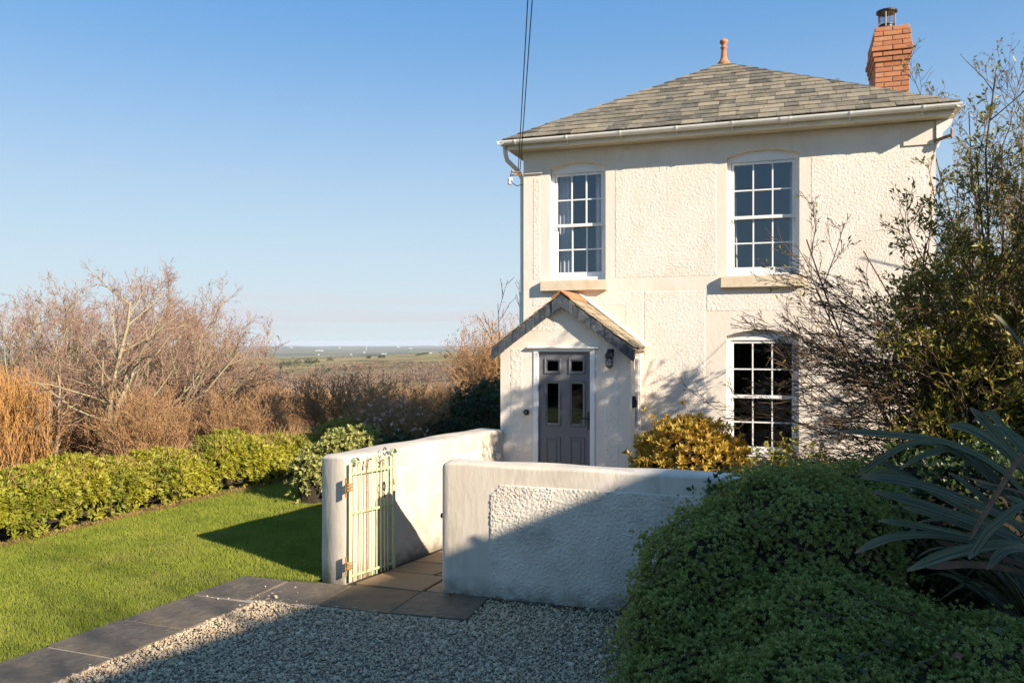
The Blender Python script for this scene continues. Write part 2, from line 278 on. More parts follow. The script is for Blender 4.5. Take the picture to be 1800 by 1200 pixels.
# terrain: rough grass near by, brown valley, then a patchwork of fields
def terrain_mat():
    m = bpy.data.materials.new('countryside'); m.use_nodes = True; t = m.node_tree; t.nodes.clear(); l = t.links.new
    out = N(t, 'ShaderNodeOutputMaterial'); p = N(t, 'ShaderNodeBsdfPrincipled'); p.inputs['Roughness'].default_value = 1; p.inputs['Specular IOR Level'].default_value = .1
    g = N(t, 'ShaderNodeNewGeometry')
    ln = N(t, 'ShaderNodeVectorMath', operation='LENGTH'); l(g.outputs['Position'], ln.inputs[0])
    def ramp(vals, src):
        c = N(t, 'ShaderNodeValToRGB')
        while len(c.color_ramp.elements) < len(vals): c.color_ramp.elements.new(.5)
        for i, (q, cc) in enumerate(vals): c.color_ramp.elements[i].position = q; c.color_ramp.elements[i].color = (*cc, 1)
        l(src, c.inputs[0]); return c.outputs[0]
    def mix(f, a, b):
        q = N(t, 'ShaderNodeMix', data_type='RGBA'); l(f, q.inputs['Factor']); l(a, q.inputs['A']); l(b, q.inputs['B']); return q.outputs['Result']
    def rng(src, a, b):
        q = N(t, 'ShaderNodeMapRange', interpolation_type='SMOOTHSTEP'); q.inputs[1].default_value = a; q.inputs[2].default_value = b; l(src, q.inputs[0]); return q.outputs[0]
    def noise(sc, det=6):
        q = N(t, 'ShaderNodeTexNoise'); q.inputs['Scale'].default_value = sc; q.inputs['Detail'].default_value = det; l(g.outputs['Position'], q.inputs['Vector']); return q.outputs[0]
    def vor(sc, feat='F1'):
        q = N(t, 'ShaderNodeTexVoronoi', feature=feat, distance='CHEBYCHEV' if feat == 'F1' else 'EUCLIDEAN'); q.inputs['Scale'].default_value = sc; l(g.outputs['Position'], q.inputs['Vector']); return q
    near = ramp([(.35, (.055, .05, .02)), (.55, (.10, .105, .03)), (.7, (.15, .11, .05))], noise(.7, 8))
    valley = ramp([(.35, (.16, .11, .065)), (.5, (.22, .155, .085)), (.62, (.17, .16, .06)), (.7, (.12, .12, .05))], noise(.02, 8))
    v1 = vor(.0042); s1 = N(t, 'ShaderNodeSeparateColor'); l(v1.outputs['Color'], s1.inputs[0])
    fields = ramp([(0, (.24, .21, .08)), (.35, (.33, .25, .12)), (.55, (.28, .25, .09)), (.75, (.33, .22, .12)), (1, (.26, .20, .10))], s1.outputs[0])
    e1 = vor(.0042, 'DISTANCE_TO_EDGE'); ed = N(t, 'ShaderNodeMapRange'); ed.inputs[1].default_value = .012; ed.inputs[2].default_value = .03; l(e1.outputs['Distance'], ed.inputs[0])
    dk = N(t, 'ShaderNodeRGB'); dk.outputs[0].default_value = (.12, .11, .05, 1)
    fields = mix(ed.outputs[0], dk.outputs[0], fields)
    v2 = vor(.0026); s2 = N(t, 'ShaderNodeSeparateColor'); l(v2.outputs['Color'], s2.inputs[0])
    plain = ramp([(0, (.08, .09, .045)), (.3, (.17, .17, .07)), (.5, (.20, .16, .10)), (.7, (.12, .13, .065)), (.88, (.24, .21, .13)), (1, (.07, .07, .045))], s2.outputs[1])
    c = mix(rng(ln.outputs['Value'], 40, 110), near, valley)
    c = mix(rng(ln.outputs['Value'], 690, 770), c, fields)
    c = mix(rng(ln.outputs['Value'], 2200, 3600), c, plain)
    l(c, p.inputs['Base Color']); l(p.outputs[0], out.inputs[0]); return m

# ------------------------------------------------------------------ vegetation helpers
def norm(a): return a / (np.linalg.norm(a, axis=-1, keepdims=True) + 1e-9)
def leaves(P, D, Nn, Ln, W, fold=.2):
    """folded diamond leaves: verts, tris"""
    P, D, Nn = map(np.asarray, (P, D, Nn)); n = len(P)
    Ln = np.broadcast_to(np.asarray(Ln, float), (n,))[:, None]; W = np.broadcast_to(np.asarray(W, float), (n,))[:, None]
    D = norm(D); S = norm(np.cross(D, Nn)); U = np.cross(S, D)
    V = np.stack([P, P + D * Ln * .5 + S * W * .5 + U * W * fold, P + D * Ln, P + D * Ln * .5 - S * W * .5 + U * W * fold], 1).reshape(-1, 3)
    b = np.arange(n)[:, None] * 4
    return V, np.concatenate([b + [0, 1, 2], b + [0, 2, 3]], 0)
def rosettes(rng, P, Nn, k, ln, wd, spread=.9):
    n = len(P); Nn = norm(Nn)
    A = norm(np.cross(Nn, rng.normal(size=(n, 3)))); B = np.cross(Nn, A)
    ph = rng.uniform(0, 6.28, (n, 1)) + np.arange(k)[None] * 2.4
    til = spread * (0.35 + .65 * rng.random((n, k)))
    D = (np.cos(ph) * np.sin(til))[..., None] * A[:, None] + (np.sin(ph) * np.sin(til))[..., None] * B[:, None] + np.cos(til)[..., None] * Nn[:, None]
    PP = np.repeat(P[:, None], k, 1) + D * .1 * ln
    LL = ln * rng.uniform(.7, 1.25, (n, k))
    NN = np.repeat(Nn[:, None], k, 1) + .01
    return leaves(PP.reshape(-1, 3), D.reshape(-1, 3), NN.reshape(-1, 3), LL.ravel(), (LL * wd / ln).ravel())
def lump_points(rng, lumps, dens, ground=0.0, bump=.05, freq=5.0, inset=.9):
    """points and normals on a union of mounds (each an ellipsoid top with skirts to the ground)"""
    Ps, Ns = [], []
    for i, (c, r) in enumerate(lumps):
        c = np.array(c, float); r = np.array(r, float)
        n = int(dens * 2 * math.pi * (r[0] * r[1] + .5 * (r[0] + r[1]) * r[2]) * .8)
        d = norm(rng.normal(size=(n, 3))); d[:, 2] = np.where(d[:, 2] < -.35, -d[:, 2], d[:, 2])
        p = c + d * r; nn = norm(d / r)
        lowm = p[:, 2] < c[2] - .2 * r[2]
        m = int(lowm.sum())
        if m:
            p[lowm, 2] = rng.uniform(ground, max(ground + .02, c[2]), m)
        ph = np.array([1.3, 2.7, .4]) + i
        q = np.sin(p[:, 0] * freq + ph[0] + 1.7 * np.sin(p[:, 1] * freq * .7)) * np.sin(p[:, 1] * freq * 1.1 + ph[1]) * np.sin(p[:, 2] * freq * 1.3 + ph[2] + p[:, 0] * 3)
        q2 = np.sin(p[:, 0] * freq * 3.1 + 2 * p[:, 2]) * np.sin(p[:, 1] * freq * 3.3 + p[:, 0]) * np.sin(p[:, 2] * freq * 2.9)
        p = p + nn * (bump * q + bump * .5 * q2)[:, None]
        keep = p[:, 2] > ground
        for j, (c2, r2) in enumerate(lumps):
            if j == i: continue
            e = (p - c2) / (np.array(r2) * inset); e[:, 2] = np.where(e[:, 2] < 0, 0, e[:, 2])
            keep &= (e ** 2).sum(1) > 1
        Ps.append(p[keep]); Ns.append(nn[keep])
    return np.concatenate(Ps), np.concatenate(Ns)
def lump_core(lumps, ground=0.0, s=.9, n=14):  # solid body added inside the foliage to block the view through
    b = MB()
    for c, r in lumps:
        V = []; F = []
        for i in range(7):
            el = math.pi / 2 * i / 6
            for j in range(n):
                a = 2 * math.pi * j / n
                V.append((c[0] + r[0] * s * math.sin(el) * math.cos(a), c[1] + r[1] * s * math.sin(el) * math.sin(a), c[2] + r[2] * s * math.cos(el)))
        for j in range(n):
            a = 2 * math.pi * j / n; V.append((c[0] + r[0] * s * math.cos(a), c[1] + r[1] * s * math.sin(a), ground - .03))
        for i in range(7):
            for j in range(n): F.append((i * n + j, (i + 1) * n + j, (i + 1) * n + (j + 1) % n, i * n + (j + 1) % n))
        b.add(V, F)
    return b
def branch(rng, p, d, ln, r, segs, wob, up):
    pts = [np.array(p, float)]; d = np.array(d, float) / np.linalg.norm(d)
    for i in range(segs):
        d = d + rng.normal(size=3) * wob + np.array([0, 0, up]); d /= np.linalg.norm(d)
        pts.append(pts[-1] + d * ln / segs)
    return np.array(pts), d
def perp(rng, d, ang):
    a = np.cross(d, rng.normal(size=3)); a /= np.linalg.norm(a) + 1e-9
    return d * math.cos(ang) + a * math.sin(ang)
def grow(rng, stems, kids, lens, ang=(.5, 1.0), wob=.12, up=.03, rtaper=.5, rmin=.0035, bias=None):
    """stems: [(p, d, len, r)]; returns branches per level [(pts, r0, r1)]"""
    levels = [[]]
    cur = []
    for p, d, ln, r in stems:
        q, dd = branch(rng, p, d, ln, r, 7, wob * .7, up); levels[0].append((q, r, r * .35)); cur.append((q, r, ln))
    for k, lr in zip(kids, lens):
        nxt = []; lev = []
        for q, r, ln in cur:
            for i in range(k):
                t = .22 + .78 * (i + rng.random()) / k
                f = t * (len(q) - 1); j = min(int(f), len(q) - 2); p = q[j] + (q[j + 1] - q[j]) * (f - j); d = norm(q[j + 1] - q[j])
                nd = perp(rng, d, rng.uniform(*ang))
                if bias is not None: nd = norm(nd + bias)
                l2 = ln * lr * rng.uniform(.6, 1.15) * (1.15 - .5 * t); r2 = max(rmin, r * rtaper * (1.1 - .5 * t))
                segs = 4 if l2 > .5 else 3
                b, _ = branch(rng, p, nd, l2, r2, segs, wob, up); lev.append((b, r2, max(rmin * .7, r2 * .4))); nxt.append((b, r2, l2))
        levels.append(lev); cur = nxt
    return levels
def tubes(brs, n=4):
    Vs = []; Fs = []; base = 0; an = np.arange(n) * 2 * math.pi / n; ca, sa = np.cos(an), np.sin(an)
    for P, r0, r1 in brs:
        m = len(P); T = np.gradient(P, axis=0); T /= np.linalg.norm(T, axis=1)[:, None] + 1e-9
        ref = np.array([.31, .17, .93]) if abs(T[0, 2]) < .85 else np.array([.93, .31, .17])
        A = np.cross(T, ref); A /= np.linalg.norm(A, axis=1)[:, None] + 1e-9; B = np.cross(T, A)
        r = np.linspace(r0, r1, m)[:, None, None]
        Vs.append((P[:, None] + r * (ca[None, :, None] * A[:, None] + sa[None, :, None] * B[:, None])).reshape(-1, 3))
        i = np.arange(m - 1)[:, None] * n; j = np.arange(n)[None]
        Fs.append(np.stack([i + j, i + (j + 1) % n, i + n + (j + 1) % n, i + n + j], -1).reshape(-1, 4) + base); base += m * n
    return np.concatenate(Vs), np.concatenate(Fs)
def clone(root, loc, rz=0, sc=1, label=None, group=None):
    r = root.copy(); COL.objects.link(r); r.location = loc; r.rotation_euler = (0, 0, rz); r.scale = (sc,) * 3 if np.isscalar(sc) else sc
    ORG[r.name] = np.array(loc, float)
    if label: r['label'] = label
    if group: r['group'] = group
    for ch in list(root.children):
        c = ch.copy(); COL.objects.link(c); c.parent = r
        for g in list(ch.children):
            d = g.copy(); COL.objects.link(d); d.parent = c
    return r
# ------------------------------------------------------------------ ground
PROF_S = [0, 10, 40, 100, 250, 420, 560, 760, 950, 1400, 2200, 4000, 16000]
PROF_Z = [0, -.8, -3.6, -8, -19, -27, -25, -20, -19.5, -25.5, -46, -70, -76]
def ground_z(x, y):
    x = np.asarray(x, float); y = np.asarray(y, float)
    lx = -9.9 + .111 * (y - 7.55) - .8
    u = np.maximum(0, lx - x); v = np.maximum(0, y - 21 - .15 * np.maximum(0, -x - 4)); v = np.where(x > 6, np.maximum(v, 0), v)
    s = np.sqrt(u * u + v * v)
    z = np.interp(s, PROF_S, PROF_Z)
    k = np.clip((s - 200) / 500, 0, 1)
    z = z + k * (5.0 * np.sin(x * .0043 + 1.0) * np.sin(y * .0031 + .5) + 3.2 * np.sin(x * .011 + y * .004 + 2))
    z = z + np.clip(s / 30, 0, 1) * .15 * np.sin(x * .9) * np.sin(y * .7)
    return z
radii = np.concatenate([[0.01], np.geomspace(3, 14000, 190)]); na = 600
aa = np.linspace(0, 2 * math.pi, na, endpoint=False)
X = radii[:, None] * np.cos(aa)[None]; Y = radii[:, None] * np.sin(aa)[None]
Z = ground_z(X, Y) - .03
i = np.arange(len(radii) - 1)[:, None] * na; j = np.arange(na)[None]
F = np.stack([i + j, i + na + j, i + na + (j + 1) % na, i + (j + 1) % na], -1).reshape(-1, 4)
terr = tag(np_obj('terrain', np.stack([X, Y, Z], -1).reshape(-1, 3), F, terrain_mat(), smooth=True), kind='structure')

def hedge_x(y): return -9.318 + .111 * (y - 7.55)
def slab_out(y): return -5.527 + .126 * (y - 7.35)
WALL_A = np.array([-4.36, 7.49]); WALL_B = np.array([-3.70, 10.66]); WALL_T = .375
LAWN = [(slab_out(1) - .02, 1.0), (slab_out(7.36), 7.36), (-4.74, 7.46), (-4.08, 10.7), (-3.8, 11.5), (-3.8, 20.5), (-7.6, 20.5), (hedge_x(15), 15), (hedge_x(1), 1.0)]
b = MB(); b.add([(x, y, 0) for x, y in LAWN], [list(range(len(LAWN)))])
lawn = tag(b.build('lawn', M['turf']), kind='structure')
def inpoly(px, py, poly):
    c = np.zeros(len(px), bool); n = len(poly)
    for k in range(n):
        (x1, y1), (x2, y2) = poly[k], poly[(k + 1) % n]
        c ^= ((y1 > py) != (y2 > py)) & (px < (x2 - x1) * (py - y1) / (y2 - y1 + 1e-12) + x1)
    return c
rng = np.random.default_rng(5)
n = 680000
gx = rng.uniform(-10, -3.9, n); gy = rng.uniform(2.4, 17, n)
dd = -SN * gx + CS * gy
k = inpoly(gx, gy, LAWN) & (rng.random(n) < np.clip(1.15 - (dd - 7) * .07, .28, 1))
lat = np.abs((CS * gx + SN * gy) / dd) < 1.02
k &= lat; gx, gy, dd = gx[k], gy[k], dd[k]; n = len(gx)
cl = .5 + .5 * np.sin(gx * 2.3 + 1.5 * np.sin(gy * 1.9)) * np.sin(gy * 2.9 + gx)
hh = rng.uniform(.018, .045, n) * (.75 + .5 * cl); hh *= np.where(rng.random(n) < .02, 1.7, 1)
a = rng.uniform(0, 6.28, n); wd = rng.uniform(.0022, .0042, n) * np.clip(dd / 8, 1, 2.2)
lean = rng.uniform(.1, .95, n) * hh; la = rng.uniform(0, 6.28, n)
P = np.stack([gx, gy, np.zeros(n)], 1); S = np.stack([np.cos(a), np.sin(a), a * 0], 1) * wd[:, None]
T = P + np.stack([np.cos(la) * lean, np.sin(la) * lean, hh], 1)
V = np.stack([P - S, P + S, T], 1).reshape(-1, 3)
tag(np_obj('grass', V, np.arange(3 * n).reshape(-1, 3), M['blade']), kind='stuff')

# gravel: a bed and loose stones
b = MB(); GR = [(slab_out(1) + .74, 1), (slab_out(6.73) + .74, 6.73), (-2.76, 6.76), (-2.76, 7.5), (6.2, 7.5), (6.2, -8), (slab_out(-8) + .7, -8)]
b.add([(x, y, -.002) for x, y in GR], [list(range(len(GR)))]); tag(b.build('gravel_bed', M['gravelbed']), kind='structure')
rng = np.random.default_rng(9)
n = 70000
gx = rng.uniform(-5.4, .2, n); gy = rng.uniform(3.7, 7.52, n)
k = inpoly(gx, gy, GR) & (-SN * gx + CS * gy > 5.1) & ((gx < -1) | (rng.random(n) < .3)); gx, gy = gx[k], gy[k]
ex = rng.uniform(0, 1, 900); ex_y = 4.2 + ex * 3; ex_x = slab_out(ex_y) + .73 + rng.normal(0, .03, 900)     # spill over the slab edge
gx = np.concatenate([gx, ex_x, rng.uniform(-5.2, -2.8, 500)]); gy = np.concatenate([gy, ex_y, 6.74 + rng.normal(0, .03, 500)])
st = [(-5.05, 7.05), (-4.62, 6.98), (-5.4, 6.6), (-5.33, 6.58), (-5.25, 6.57), (-5.15, 6.6), (-5.0, 6.75), (-4.95, 6.78), (-4.75, 6.8)]
gx = np.concatenate([gx, [s[0] for s in st]]); gy = np.concatenate([gy, [s[1] for s in st]]); n = len(gx)
ph = (1 + 5 ** .5) / 2
ico = norm(np.array([(-1, ph, 0), (1, ph, 0), (-1, -ph, 0), (1, -ph, 0), (0, -1, ph), (0, 1, ph), (0, -1, -ph), (0, 1, -ph), (ph, 0, -1), (ph, 0, 1), (-ph, 0, -1), (-ph, 0, 1)], float))
icf = np.array([(0, 11, 5), (0, 5, 1), (0, 1, 7), (0, 7, 10), (0, 10, 11), (1, 5, 9), (5, 11, 4), (11, 10, 2), (10, 7, 6), (7, 1, 8), (3, 9, 4), (3, 4, 2), (3, 2, 6), (3, 6, 8), (3, 8, 9), (4, 9, 5), (2, 4, 11), (6, 2, 10), (8, 6, 7), (9, 8, 1)])
sz = rng.lognormal(math.log(.0080), .42, n)
V = ico[None] * (1 + rng.normal(0, .16, (n, 12, 1))) * (sz[:, None] * np.stack([rng.uniform(.8, 1.5, n), rng.uniform(.7, 1.1, n), rng.uniform(.45, .85, n)], 1))[:, None]
q = norm(rng.normal(size=(n, 4)) * [1, .35, .35, 1]); qw, qx, qy, qz = q.T
RM = np.stack([np.stack([1 - 2 * (qy**2 + qz**2), 2 * (qx * qy - qz * qw), 2 * (qx * qz + qy * qw)], -1), np.stack([2 * (qx * qy + qz * qw), 1 - 2 * (qx**2 + qz**2), 2 * (qy * qz - qx * qw)], -1), np.stack([2 * (qx * qz - qy * qw), 2 * (qy * qz + qx * qw), 1 - 2 * (qx**2 + qy**2)], -1)], 1)
V = np.einsum('nij,nvj->nvi', RM, V)
gz = rng.uniform(.0, .018, n); gz[-len(st):] = .042
gz[-(1400 + len(st)):-len(st)] = .015
V = V + np.stack([gx, gy, gz], 1)[:, None]
Fs = (np.arange(n)[:, None, None] * 12 + icf[None]).reshape(-1, 3)
tag(np_obj('gravel', V.reshape(-1, 3), Fs, M['stone']), kind='stuff')

# paving: dark slate slabs edging the lawn and crossing in front of the gate
pav = thing('paving', (-5.2, 6.5, 0), kind='structure')
b = MB()
b.prism([(slab_out(2.4) + .015, 2.4, -.02), (slab_out(2.4) + .70, 2.4, -.02), (slab_out(6.7) + .70, 6.7, -.02), (-2.8, 6.79, -.02), (-2.8, 7.42, -.02), (slab_out(7.33) + .015, 7.33, -.02)], (0, 0, .036))
b.build('mortar_joint', M['joint'], pav)
rng = np.random.default_rng(3)
def slab(P, m, parent=pav, z0=-.02, z1=.028, name='slab', bev=.006):
    o = MB().prism([(x + rng.normal(0, .004), y + rng.normal(0, .004), z0) for x, y in P], (0, 0, z1 - z0)).build(name, m, parent, bevel=bev)
    zz = np.array([v.co.z for v in o.data.vertices]); tx, ty = rng.normal(0, .0015, 2)
    for v in o.data.vertices: v.co.z += tx * (v.co.x) + ty * v.co.y * .3
    return o
ys = [2.42, 3.28, 4.13, 4.93, 5.10, 5.83, 6.63]
ys = [2.50, 3.42, 4.28, 5.12, 5.84, 6.635]
for ya, yb in zip(ys[:-1], ys[1:]):
    sk = .02
    slab([(slab_out(ya) , ya + .017), (slab_out(ya) + .735, ya + .017 - sk), (slab_out(yb) + .735, yb - .017 - sk), (slab_out(yb), yb - .017)], M['slab'])
slab([(slab_out(6.65), 6.655), (-5.0, 6.68), (-4.98, 7.34), (slab_out(7.36), 7.36)], M['slab'])
slab([(-4.962, 6.70), (-4.266, 6.75), (-4.250, 7.425), (-4.955, 7.35)], M['slab'])
slab([(-4.262, 6.755), (-3.50, 6.765), (-3.487, 7.455), (-4.246, 7.427)], M['brownslab'])
slab([(-3.488, 6.765), (-2.74, 6.82), (-2.77, 7.492), (-3.474, 7.455)], M['slab'])

# flagstone path inside the gate
path = thing('path', (-3.6, 8.9, 0), kind='structure')
def wl(y): return WALL_A[0] + (WALL_B[0] - WALL_A[0]) * (y - WALL_A[1]) / (WALL_B[1] - WALL_A[1])
MB().prism([(wl(7.46) + .004, 7.46, -.02), (-3.1, 7.46, -.02), (-1.95, 10.64, -.02), (wl(10.64) + .004, 10.64, -.02)], (0, 0, .025)).build('bedding', M['soil'], path)
yy = [7.47, 8.02, 8.45, 9.1, 9.6, 10.12, 10.6]
for q, (ya, yb) in enumerate(zip(yy[:-1], yy[1:])):
    l0, l1 = wl(ya) + .10, wl(yb) + .10
    cuts = [(0, 0), (.55, .62), (1.0, 1.05), (1.5, 1.45)] if q % 2 else [(0, 0), (.8, .72), (1.35, 1.42)]
    for (c0, c1), (d0, d1) in zip(cuts[:-1], cuts[1:]):
        g = .014
        slab([(l0 + c0 + g, ya + g), (l0 + d0 - g, ya + g + rng.normal(0, .02)), (l1 + d1 - g, yb - g + rng.normal(0, .02)), (l1 + c1 + g, yb - g)], M['flag'], path, -.01, .03, 'flagstone')
# a bed of soil between the front wall and the house
b = MB(); b.add([(-1.9, 7.7, .006), (1.7, 7.7, .006), (1.7, 11.5, .006), (-1.9, 11.5, .006)], [(0, 1, 2, 3)]); tag(b.build('flower_bed', M['soil']), kind='structure')

# ------------------------------------------------------------------ roughcast panels with real relief
def field(nu, nv, step, wl_, seed):
    r = np.random.default_rng(seed); f = np.fft.fft2(r.normal(size=(nu, nv)))
    k = np.hypot(np.fft.fftfreq(nu, step)[:, None], np.fft.fftfreq(nv, step)[None]); k0 = 1 / wl_
    f = np.real(np.fft.ifft2(f * np.exp(-((k - k0) / (.9 * k0)) ** 2))); return f / f.std()
SEED = [0]
def panel(parent, m, o, eu, ev, en, u1, v1, step=.0094, amp=.0014, base=.0026, keep=None, wlen=.026, name='roughcast_panel'):
    SEED[0] += 1
    o, eu, ev, en = map(lambda q: np.array(q, float), (o, eu, ev, en))
    nu, nv = max(4, int(u1 / step)), max(4, int(v1 / step))
    f = field(nu + 1, nv + 1, step, wlen, SEED[0]) * (.75 + .35 * field(nu + 1, nv + 1, step, .35, SEED[0] + 500)) + .55 * field(nu + 1, nv + 1, step, wlen * 2.2, SEED[0] + 300); hgt = base + amp * np.clip(f, -1.2, 2.2)
    U, Vv = np.meshgrid(np.linspace(0, u1, nu + 1), np.linspace(0, v1, nv + 1), indexing='ij')
    fr = np.random.default_rng(SEED[0] + 99)
    hgt[0] = hgt[-1] = -.0015; hgt[:, 0] = hgt[:, -1] = -.0015
    jit = .35 * step
    U = U + fr.uniform(-jit, jit, U.shape); Vv = Vv + fr.uniform(-jit, jit, U.shape)
    V = o + U[..., None] * eu + Vv[..., None] * ev + hgt[..., None] * en
    i = np.arange(nu)[:, None] * (nv + 1); j = np.arange(nv)[None]
    F = np.stack([i + j, i + nv + 1 + j, i + nv + 2 + j, i + j + 1], -1)
    if keep is not None:
        uc = (np.arange(nu) + .5) / nu * u1; vc = (np.arange(nv) + .5) / nv * v1
        F = F[keep(uc[:, None] + 0 * vc[None], vc[None] + 0 * uc[:, None])]
    F = F.reshape(-1, 4)
    if np.dot(np.cross(eu, ev), en) < 0: F = F[:, ::-1]
    return np_obj(name, V.reshape(-1, 3), F, m, parent, smooth=True)

# ------------------------------------------------------------------ house
YH = 11.5; XL, XR = -3.70, 1.82; ZT = 5.37; YB = 16.9
house = thing('house', (-.94, YH, 0), 'two storey cream rendered house with hipped slate roof, brick chimney and gabled entrance porch', 'house')
OPEN = [(-3.29, -2.455, 3.44, 5.09, .085), (-.757, .182, 3.44, 5.08, .085), (-.765, .176, .97, 2.625, .085)]
def arch(x, o): t = (x - (o[0] + o[1]) / 2) / ((o[1] - o[0]) / 2); return o[3] + o[4] * (1 - t * t)
xs = {XL, XR}
for o in OPEN: xs |= set(np.round(np.linspace(o[0], o[1], 13), 5).tolist())
xs = sorted(xs); b = MB(); REV = .13
for xa, xb in zip(xs[:-1], xs[1:]):
    xm = (xa + xb) / 2; seg = [(0, 0)]
    for o in sorted(OPEN, key=lambda q: q[2]):
        if o[0] < xm < o[1]:
            seg[-1] = (seg[-1], (o[2], o[2])); seg.append((arch(xa, o), arch(xb, o)))
            b.add([(xa, YH, arch(xa, o)), (xb, YH, arch(xb, o)), (xb, YH + REV, arch(xb, o)), (xa, YH + REV, arch(xa, o))], [(0, 1, 2, 3)])
    seg[-1] = (seg[-1], (ZT, ZT))
    for lo_, hi_ in seg:
        b.add([(xa, YH, lo_[0]), (xb, YH, lo_[1]), (xb, YH, hi_[1]), (xa, YH, hi_[0])], [(0, 1, 2, 3)])
for o in OPEN:
    for x in (o[0], o[1]): b.add([(x, YH, o[2]), (x, YH + REV, o[2]), (x, YH + REV, o[3]), (x, YH, o[3])], [(0, 1, 2, 3)])
    b.add([(o[0], YH, o[2]), (o[1], YH, o[2]), (o[1], YH + REV, o[2]), (o[0], YH + REV, o[2])], [(0, 1, 2, 3)])
b.add([(XL, YH, 0), (XL, YB, 0), (XL, YB, ZT), (XL, YH, ZT)], [(0, 1, 2, 3)])
b.add([(XR, YH, 0), (XR, YB, 0), (XR, YB, ZT), (XR, YH, ZT)], [(0, 1, 2, 3)])
b.add([(XL, YB, 0), (XR, YB, 0), (XR, YB, ZT), (XL, YB, ZT)], [(0, 1, 2, 3)])
b.build('wall', M['render'], house)
def fpanel(x0, x1, z0, z1, keep=None): panel(house, M['rough'], (x0, YH, z0), (1, 0, 0), (0, 0, 1), (0, -1, 0), x1 - x0, z1 - z0, keep=keep)
fpanel(-3.555, -3.435, 3.47, 4.98)
fpanel(-2.32, -.895, 3.455, 5.28, keep=lambda u, v: (v < 1.66) | (u > .12) & (u < 1.34))
fpanel(.325, 1.70, 3.05, 5.36, keep=lambda u, v: ~((u > 1.12) & (v > 2.0)) & ~((u < .14) & (v > 2.05)))
fpanel(-1.04, .31, 2.965, 3.26)
fpanel(-1.90, -1.045, .02, 3.265)
fpanel(-3.56, -1.905, 2.48, 3.265, keep=lambda u, v: (v > .6) | (u > 1.4))
fpanel(.33, 1.70, .02, 3.045)
fpanel(-1.04, .32, .02, .75)
# raised smooth pad under the eave at the right corner, and a batten by the cable bracket
MB().box(1.44, 1.805, YH - .022, YH + .01, 5.06, 5.358).build('corner_pad', M['render'], house, bevel=.006)
MB().box(-3.695, -3.40, YH - .03, YH + .01, 5.03, 5.098).build('batten', M['render'], house, bevel=.008)
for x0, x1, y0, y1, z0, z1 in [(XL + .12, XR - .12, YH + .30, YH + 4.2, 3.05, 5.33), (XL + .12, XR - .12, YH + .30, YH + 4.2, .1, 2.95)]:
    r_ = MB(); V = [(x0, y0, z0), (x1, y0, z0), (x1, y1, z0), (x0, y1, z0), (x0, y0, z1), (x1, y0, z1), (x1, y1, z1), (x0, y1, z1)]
    r_.add(V, [(0, 1, 2, 3), (4, 5, 6, 7), (1, 2, 6, 5), (2, 3, 7, 6), (3, 0, 4, 7)]).build('dark_room_lining', M['room'], house)

